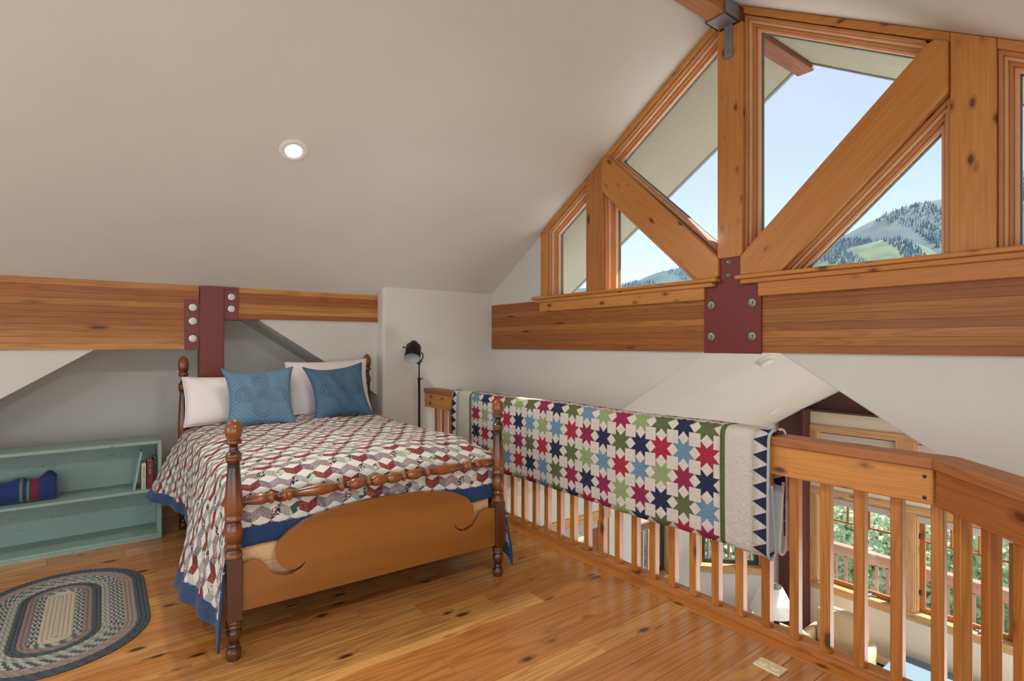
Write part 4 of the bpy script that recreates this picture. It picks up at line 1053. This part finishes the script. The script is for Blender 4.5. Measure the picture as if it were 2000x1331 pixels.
def book(label, x0, x1, h, depth, col, page=srgb(214, 204, 186), lean=0, text=None):
    r = empty('book', ((x0+x1)/2, YA+.03, .357), label, 'book', 'books on the upper shelf')
    t = .002; m = plain('cover', col, .5); cxm = (x1-x0)/2
    def loc(nm, mb, mm): o = obj(nm, mb, mm, None); o.parent = r; o.location = (0, 0, 0); return o
    loc('cover', MB().box(-cxm, -cxm+t, 0, depth, 0, h).box(cxm-t, cxm, 0, depth, 0, h).box(-cxm, cxm, -.001, t, 0, h), m)
    loc('pages', bx(-cxm+t, cxm-t, t, depth-.004, .003, h-.004), plain('paper', page, .9))
    if text:
        z = h*.88
        for s_, c_, size, ln in text:
            cu = bpy.data.curves.new('spine_title', 'FONT'); cu.body = s_; cu.size = size; cu.extrude = .0003; cu.align_x = 'LEFT'; cu.align_y = 'CENTER'
            tmp = bpy.data.objects.new('tmp', cu); C.objects.link(tmp); dg = bpy.context.evaluated_depsgraph_get(); me = bpy.data.meshes.new_from_object(tmp.evaluated_get(dg))
            bpy.data.objects.remove(tmp); o = bpy.data.objects.new('spine_title', me); C.objects.link(o); me.materials.clear(); me.materials.append(plain('ink', c_, .6)); o.parent = r
            o.rotation_euler = (PI/2, PI/2, 0); o.location = (0, -.0016, z); z -= ln
    r.rotation_euler = (0, lean, 0); return r
book('white paperback with a red and black spine title on the bookcase', .222, .248, .185, .14, srgb(206, 198, 184), text=[('NON', srgb(30, 30, 34), .018, .045), ('FISIER', srgb(150, 40, 40), .018, .055), ('JACOBS', srgb(30, 30, 34), .018, .06)])
book('red-brown hardback between two other books on the bookcase', .255, .291, .198, .15, srgb(104, 40, 32), text=[('THE', srgb(200, 180, 160), .012, .03), ('TALES', srgb(200, 180, 160), .014, .05)])
book('dark brown hardback against the right side of the bookcase', .294, .316, .212, .16, srgb(48, 28, 26), text=[('S', srgb(180, 170, 150), .012, .03)])
book('tall thin pale blue book leaning on the bookcase', .174, .184, .272, .17, srgb(150, 172, 176), lean=math.radians(9))
bl = empty('rolled_blanket', (-.5, 4.79, .357), 'rolled navy blue blanket with yellow-green and red stripes on the shelf', 'blanket')
def roll(xa, xb, m, nm, n_):
    mb = MB(); seg = 40
    for i in range(n_+1):
        x = xa+(xb-xa)*i/n_
        for j in range(seg):
            a = 2*PI*j/seg; ry, rz_ = .082, .070+.014*math.sin(x*22+1)+(.03*math.exp(-((x+.32)/.035)**2) if nm else 0)
            if x > -.285: ry *= .93; 
            hh = .05*math.exp(-((x+.285)/.04)**2)*max(0, math.sin(a))**2+.02*math.exp(-((x+.43)/.04)**2)*max(0, math.sin(a))**2
            e_ = .8; cy_ = math.copysign(abs(math.cos(a))**e_, math.cos(a)); sz = math.copysign(abs(math.sin(a))**e_, math.sin(a))
            mb.v.append((x, 4.79+cy_*ry, .357+.070+sz*.070+hh))
    for i in range(n_):
        for j in range(seg): mb.f.append((i*seg+j, i*seg+(j+1) % seg, (i+1)*seg+(j+1) % seg, (i+1)*seg+j)); mb.mi.append(0); mb.sm.append(True)
    if nm == 'end_left' or xa < -.7: mb.f.append(tuple(range(seg))); mb.mi.append(0); mb.sm.append(False)
    if xb > -.26: mb.f.append(tuple(n_*seg+j for j in range(seg))); mb.mi.append(0); mb.sm.append(False)
    return obj(nm, mb, m, bl, fix=True)
for a, b, m, nm in ((-.76, -.428, 'navy_roll', 'wool'), (-.428, -.414, 'olive_band', 'stripe'), (-.414, -.394, 'navy_roll', 'wool'), (-.394, -.380, 'olive_band', 'stripe'), (-.380, -.374, 'navy_roll', 'wool'), (-.374, -.336, 'red_band', 'stripe'), (-.336, -.245, 'navy_roll', 'wool')): roll(a, b, M[m], nm, max(2, int((b-a)/.012)))

# ------------------------------------------------------------------ braided rug
rug = empty('braided_rug', (-.18, 3.62, 0), 'oval braided rug in grey, taupe and cream beside the bed', 'rug')
CR, TA, GY, DK, MX = srgb(206, 192, 168), srgb(158, 138, 130), srgb(120, 122, 124), srgb(84, 94, 100), srgb(190, 190, 176)
bands = [(3, CR, CR), (2, MX, DK), (2, TA, srgb(140, 124, 116)), (2, DK, srgb(72, 82, 90)), (2, MX, srgb(150, 152, 140)), (3, MX, DK), (3, TA, srgb(172, 152, 144)), (3, DK, srgb(70, 80, 88))]
def braid_ring(mb, cols, a, hl, w, c1, c2, cx_=-.18, cy_=3.62):
    """stadium ring: distance a from the core segment of half length hl, round-cornered"""
    per = 4*hl+2*PI*a; n_ = max(24, int(per/.0125)); b = len(mb.v); seg = 5
    ci = []
    for i in range(n_):
        s_ = per*i/n_
        if s_ < 2*hl: p = (a, -hl+s_); d = (1, 0)
        elif s_ < 2*hl+PI*a: t = (s_-2*hl)/a if a > 0 else 0; p = (a*math.cos(t), hl+a*math.sin(t)); d = (math.cos(t), math.sin(t))
        elif s_ < 4*hl+PI*a: p = (-a, hl-(s_-2*hl-PI*a)); d = (-1, 0)
        else: t = PI+(s_-4*hl-PI*a)/a; p = (a*math.cos(t), -hl+a*math.sin(t)); d = (math.cos(t), math.sin(t))
        pu = 1+.25*math.sin(i*PI)
        for q_ in range(seg):
            f_ = -1+2*q_/(seg-1); sh_ = .0035*f_*(1 if i % 2 else -1)
            z = .0035+.008*math.sqrt(max(0, 1-f_*f_))*(1.0 if i % 2 else .55)
            mb.v.append((cx_+p[0]+d[0]*f_*w/2-d[1]*abs(f_)*.006, cy_+p[1]+d[1]*f_*w/2+d[0]*abs(f_)*.006, z))
    for i in range(n_):
        j = (i+1) % n_
        for q_ in range(seg-1):
            mb.f.append((b+i*seg+q_, b+j*seg+q_, b+j*seg+q_+1, b+i*seg+q_+1)); mb.mi.append(0); mb.sm.append(True)
            cols.append(c1 if (i//2+q_//2) % 2 else c2)
a = .0185; w = .0185; hl = .255
first_core = True
for cnt, c1, c2 in bands:
    mb, cols = MB(), []
    if first_core: braid_ring(mb, cols, .0035, hl, .014, c1, c2); first_core = False
    for r_ in range(cnt): braid_ring(mb, cols, a, hl*(1+.0*a), w, c1, c2); a += w
    me = bpy.data.meshes.new('braid_band'); me.from_pydata([tuple(Vector(v)-Vector(rug.location)) for v in mb.v], [], mb.f)
    at_ = me.color_attributes.new('Patch', 'FLOAT_COLOR', 'CORNER'); at_.data.foreach_set('color', [c for cc_ in cols for _ in range(4) for c in cc_])
    me.polygons.foreach_set('use_smooth', mb.sm); me.materials.append(M['braid']); o = bpy.data.objects.new('braid_band', me); C.objects.link(o); o.parent = rug

# ------------------------------------------------------------------ floor outlet
fo = empty('floor_outlet', (2.297, 1.197, 0), 'cream floor outlet cover plate set in the boards near the railing', 'outlet')
obj('plate', bx(2.260, 2.334, 1.140, 1.255, .0005, .009), M['cream'], fo, bevel=.002, bseg=2)
for yy in (1.225, 1.17): obj('cap', MB().lathe([(.021, .009), (.021, .0105), (.019, .012), (0, .012)], (2.297, yy, 0), 'Z', 24), M['cream'], fo)
obj('seam_line', MB().tube([(2.282+.012*math.sin(i*.55), 1.245-.0085*i, .0092) for i in range(13)], .0009, 5), M['cream_dark'], fo)
for yy in (1.225, 1.17): obj('slot', MB().box(2.290, 2.292, yy-.006, yy+.006, .0119, .0123).box(2.302, 2.304, yy-.006, yy+.006, .0119, .0123), M['cream_dark'], fo)

# ------------------------------------------------------------------ lower room furniture
tb_ = empty('side_table', (6.55, 3.45, FZ), 'pale wooden side table in the lower room corner', 'table')
obj('tabletop', bx(6.20, 6.88, 3.07, 3.82, -2.18, -2.15), M['pine_raw'], tb_, bevel=.006)
for x_ in (6.25, 6.83):
    for y_ in (3.12, 3.77): obj('leg', bx(x_-.025, x_+.025, y_-.025, y_+.025, FZ, -2.18), M['pine_raw'], tb_, bevel=.004)
tl = empty('table_lamp', (6.62, 3.42, -2.15), 'table lamp with white cone shade and black ceramic base', 'lamp')
tp = (6.62, 3.42, -2.15)
obj('ceramic_base', MB().lathe(smooth_prof([(0, 0), (.06, 0), (.062, .015), (.055, .03), (.075, .09), (.115, .17), (.13, .24), (.115, .30), (.06, .33), (.03, .34), (.02, .36)], 1), tp, 'Z', 32), M['black_glaze'], tl)
obj('shade', MB().lathe([(.255, .235), (.258, .238), (.20, .38), (.11, .545), (.108, .545), (.198, .378), (.252, .24)], tp, 'Z', 40, cap=False), M['white'], tl)
obj('harp', MB().tube([(6.62, 3.42, -1.8), (6.62, 3.42, -1.59)], .004).tube([(6.51, 3.42, -1.608), (6.73, 3.42, -1.608)], .003).tube([(6.62, 3.31, -1.608), (6.62, 3.53, -1.608)], .003), M['black_metal'], tl)
obj('finial', MB().lathe([(.012, -1.60), (.016, -1.585), (.008, -1.565), (0, -1.56)], (6.62, 3.42, 0), 'Z', 12), M['black_metal'], tl)
prop(obj('magazine', bx(6.50, 6.74, 3.60, 3.80, -2.149, -2.143), M['white'], origin=(6.6, 3.7, -2.149)), 'white magazine lying on the side table', 'magazine')
ht = empty('baseboard_heater', (7.74, 2.4, FZ), 'cream baseboard heater along the lower far wall', 'heater')
obj('heater_body', MB().prism([(7.79, FZ+.02), (7.72, FZ+.02), (7.72, FZ+.17), (7.75, FZ+.21), (7.79, FZ+.23)], 'Y', 1.0, 3.46), M['cream'], ht)
obj('heater_slot', bx(7.716, 7.722, 1.1, 3.36, FZ+.14, FZ+.165), M['dark'], ht)
ac = empty('armchair', (7.0, 2.35, FZ), 'tan upholstered armchair seen through the balusters', 'armchair')
obj('seat_cushion', bx(6.62, 7.30, 2.62, 3.12, FZ+.25, FZ+.45), M['upholstery'], ac, bevel=.05, bseg=4)
obj('back_cushion', bx(7.12, 7.36, 2.60, 3.14, FZ+.40, FZ+.86), M['upholstery'], ac, bevel=.07, bseg=4)
for y_ in (2.52, 3.14): obj('arm', bx(6.60, 7.34, y_, y_+.10, FZ+.06, FZ+.58), M['upholstery'], ac, bevel=.04, bseg=3)
obj('frame', bx(6.62, 7.32, 2.56, 3.18, FZ+.05, FZ+.25), M['upholstery'], ac, bevel=.02)
ot = empty('daybed', (7.2, 2.0, FZ), 'slate blue daybed under the sunny lower windows', 'bed')
obj('mattress', bx(6.55, 7.60, .9, 2.40, FZ+.25, FZ+.46), M['slate'], ot, bevel=.03, bseg=3)
obj('frame', bx(6.52, 7.63, .87, 2.43, FZ+.10, FZ+.25), M['dark'], ot, bevel=.01)
for x_ in (6.6, 7.55):
    for y_ in (.95, 2.35): obj('leg', bx(x_-.03, x_+.03, y_-.03, y_+.03, FZ, FZ+.1), M['dark'], ot)
tv = empty('storage_chest', (6.2, 2.75, FZ), 'low dark chest on the lower room carpet', 'chest')
obj('body', bx(6.05, 6.45, 2.66, 3.0, FZ, FZ+.36), M['dark'], tv, bevel=.01); obj('lid', bx(6.04, 6.46, 2.65, 3.01, FZ+.36, FZ+.39), M['dark'], tv, bevel=.006)

# ------------------------------------------------------------------ outside: deck, trees, hills
dk = empty('deck', (8.5, 3, -2.9), 'wooden deck outside the lower windows', 'deck')
for i in range(13): obj('deck_board', bx(7.98+.14*i*.98, 7.98+.14*i*.98+.13, -2.5, 6.2, -2.90, -2.86), M['deckY'], dk, bevel=.003, origin=(7.98+.137*i+.065, 2, -2.88))
for i in range(8): obj('deck_board', bx(2.5, 7.96, 5.08+.137*i, 5.08+.137*i+.13, -2.90, -2.86), M['deckX'], dk, bevel=.003, origin=(5.2, 5.14+.137*i, -2.88))
def deck_rail(label, p0, p1):
    L = math.dist(p0, p1); ang = math.atan2(p1[1]-p0[1], p1[0]-p0[0])
    r = empty('deck_railing', (p0[0], p0[1], -2.86), label, 'railing', rz=ang)
    def loc(nm, mb, m, bevel=.004): o = obj(nm, mb, m, None, bevel=bevel); o.parent = r; o.location = (0, 0, 0); return o
    loc('cap_rail', bx(0, L, -.07, .07, 1.10, 1.14), M['deckX']); loc('rail_board', bx(0, L, -.02, .02, .96, 1.10), M['deckX']); loc('bottom_rail', bx(0, L, -.02, .02, .08, .17), M['deckX'])
    x = .1; pr_ = None
    while x < L-.05:
        if pr_ is None: pr_ = loc('baluster', bx(-.02, .02, -.02, .02, 0, .82), M['deckZ']); pr_.location = (x, .0, .16)
        else: o = pr_.copy(); C.objects.link(o); o.parent = r; o.location = (x, 0, .16)
        x += .14
deck_rail('weather-worn deck railing outside the far lower windows', (9.15, -2.4), (9.15, 6.2))
deck_rail('sunlit deck railing outside the lower side windows', (2.6, 6.25), (9.1, 6.25))
# ground and hills
def fwd(px, d):   # world direction of an azimuth, distance d
    a = (px-1000)/1060; v = Vector((math.sin(yaw)+a*math.cos(yaw), math.cos(yaw)-a*math.sin(yaw), 0)).normalized(); return v*d
mb = MB(); rnd = random.Random(4)
def terrain(name, mat, dists, hfun, az0=-1500, az1=5200, na=160, label=None):
    mb = MB(); nd = len(dists)
    for d in dists:
        for i in range(na+1):
            px = az0+(az1-az0)*i/na; an = -yaw+0
            ang = math.radians(-75+150*i/na)           # azimuth from the camera's forward
            v = Vector((math.sin(yaw+ang), math.cos(yaw+ang), 0))*d
            mb.v.append((v.x, v.y, hfun(ang, d)))
    for j in range(nd-1):
        for i in range(na): mb.f.append((j*(na+1)+i, j*(na+1)+i+1, (j+1)*(na+1)+i+1, (j+1)*(na+1)+i)); mb.mi.append(0); mb.sm.append(True)
    o = obj(name, mb, mat, fix=False); o['kind'] = 'structure'; return o
def interp(t, pts):
    if t <= pts[0][0]: return pts[0][1]
    for (a, b), (c, d) in zip(pts[:-1], pts[1:]):
        if t <= c: return b+(d-b)*(t-a)/(c-a)
    return pts[-1][1]
def px2ang(px): return math.atan((px-1000)/1060)
SKY = [(px2ang(p), math.atan((671-y_)/1060*math.cos(px2ang(p)))) for p, y_ in ((-400, 560), (700, 590), (1213, 556), (1245, 547), (1290, 529), (1340, 521), (1372, 514), (1450, 530), (1552, 513), (1600, 486), (1640, 462), (1690, 437), (1750, 408), (1800, 396), (1848, 386), (1985, 334), (2000, 330), (2600, 240), (4000, 300))]
NEAR = [(px2ang(p), math.atan((671-y_)/1060*math.cos(px2ang(p)))) for p, y_ in ((-400, 660), (1200, 640), (1500, 560), (1552, 525), (1600, 505), (1650, 480), (1700, 475), (1740, 462), (1780, 470), (1830, 490), (1900, 520), (2100, 560), (4000, 620))]
def nz2(a, d, f): return math.sin(a*41*f+d*.013)*.5+math.sin(a*97*f+d*.021+2)*.3+math.sin(a*187*f+1+d*.05)*.2
def hf_far(a, d):
    t = (d-420)/(1500-420); pk = math.tan(interp(a, SKY))*1500
    return -120+(pk+120)*min(1, t)**.85+nz2(a, d, 1)*7*min(1, t*2)*(0.25 if t > .97 else 1)
terrain('far_hills', M['hill_far_haze'], [420, 520, 640, 760, 880, 1000, 1120, 1240, 1340, 1420, 1500, 1560], lambda a, d: hf_far(a, d) if d <= 1500 else hf_far(a, 1500)-60)
def hf_near(a, d):
    t = (d-60)/(600-60); pk = math.tan(interp(a, NEAR))*600; return -22+(pk+22)*min(1, t)**1.3+nz2(a, d, 1)*3*min(1, t)
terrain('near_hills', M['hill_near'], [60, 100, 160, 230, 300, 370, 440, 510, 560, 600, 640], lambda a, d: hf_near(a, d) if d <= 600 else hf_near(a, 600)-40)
gd = struct('ground', MB().add([(-40, -60, -9), (14, -60, -9), (14, 60, -9), (-40, 60, -9), (110, -60, -24), (110, 90, -24)], [(0, 1, 2, 3), (1, 4, 5, 2)]), M['meadow'])
# conifers on the slopes: far too many to count
mb = MB()
for i in range(14000):
    a = px2ang(rnd.choice([rnd.uniform(1180, 1400), rnd.uniform(1500, 1900), rnd.uniform(1500, 1900), rnd.uniform(1950, 2100)])); far = rnd.random() < .6
    d = rnd.uniform(700, 1495) if far else rnd.uniform(330, 598)
    if far and math.sin(a*60+d*.01) < -.2: continue
    if not far and math.sin(a*75+d*.02) < .15: continue
    z = hf_far(a, d) if far else hf_near(a, d); v = Vector((math.sin(yaw+a), math.cos(yaw+a), 0))*d
    h = rnd.uniform(5, 9) if far else rnd.uniform(2.6, 5); r_ = h*.2; b = len(mb.v)
    for q_ in range(5): t_ = 2*PI*q_/5+i; mb.v.append((v.x+r_*math.cos(t_), v.y+r_*math.sin(t_), z-1))
    mb.v.append((v.x, v.y, z+h))
    for q_ in range(5): mb.f.append((b+q_, b+(q_+1) % 5, b+5)); mb.mi.append(0); mb.sm.append(False)
prop(obj('conifer_forest', mb, M['conifer_haze'], fix=False), 'conifers with haze painted into their colour, scattered over the mountain slopes', 'trees', kind='stuff')
# leafy trees below the deck
def tree_mesh(seed, R, H, nleaf):
    rn = random.Random(seed); f = MB()
    lumps = [(Vector((rn.uniform(-.6, .6)*R, rn.uniform(-.6, .6)*R, H*rn.uniform(.45, .95))), R*rn.uniform(.45, .75)) for _ in range(14)]
    for i in range(nleaf):
        c, r_ = rn.choice(lumps); v = Vector((rn.gauss(0, 1), rn.gauss(0, 1), rn.gauss(0, 1))).normalized()*r_*rn.uniform(.72, 1.05)
        p = c+v; s_ = rn.uniform(.05, .10); nrm = (v.normalized()+Vector((rn.uniform(-.8, .8), rn.uniform(-.8, .8), rn.uniform(-.4, .9)))).normalized()
        t1 = nrm.orthogonal().normalized(); t1 = (Matrix.Rotation(rn.uniform(0, 6), 3, nrm) @ t1); t2 = nrm.cross(t1); b = len(f.v)
        f.v += [tuple(p+t1*s_), tuple(p+t2*s_*.55), tuple(p-t1*s_), tuple(p-t2*s_*.55)]; f.f.append((b, b+1, b+2, b+3)); f.mi.append(0); f.sm.append(False)
    t = MB().tube([(0, 0, 0), (.1, .05, H*.3), (0, .1, H*.6), (.05, 0, H*.85)], [R*.09, R*.07, R*.05, R*.02], 8)
    for i in range(7):
        c, r_ = lumps[i]; t.tube([(0, 0, H*.35), tuple(c*.5+Vector((0, 0, H*.2))), tuple(c)], [R*.035, R*.02, R*.008], 5)
    return f, t
protos = []
spots = []
for px, d, zt in [(p, 16 if p > 1300 else 17.5, -1.9-.3*(j % 3)) for j, p in enumerate((1090, 1240, 1385, 1520, 1650, 1780, 1910, 2050))]+[(p, 23, -2.2-.3*(j % 2)) for j, p in enumerate((1160, 1310, 1450, 1590, 1720, 1850, 1980))]:
    spots.append((px, d, zt))
for i, (px, d, zt) in enumerate(spots):
    kd = i % 3; v = fwd(px, d); zb_ = -9.5; H = zt-zb_
    if i < 3:
        f, t = tree_mesh(20+i, 2.2, 7.2, 24000)
        root = empty('leafy_tree', (v.x, v.y, zb_)); fo_ = obj('foliage', f, M['leaf'], None, fix=False); tr_ = obj('trunk', t, M['bark'], None)
        fo_['kind'] = 'stuff'
        for o in (fo_, tr_): o.parent = root
        protos.append(root)
    else: root = copy_tree(protos[kd]); root.location = (v.x, v.y, zb_)
    root.rotation_euler = (0, 0, i*1.7); s_ = H/7.2; root.scale = (s_, s_, s_)
    prop(root, 'sunlit green leafy tree below the deck outside the lower windows', 'tree', 'leafy trees outside')
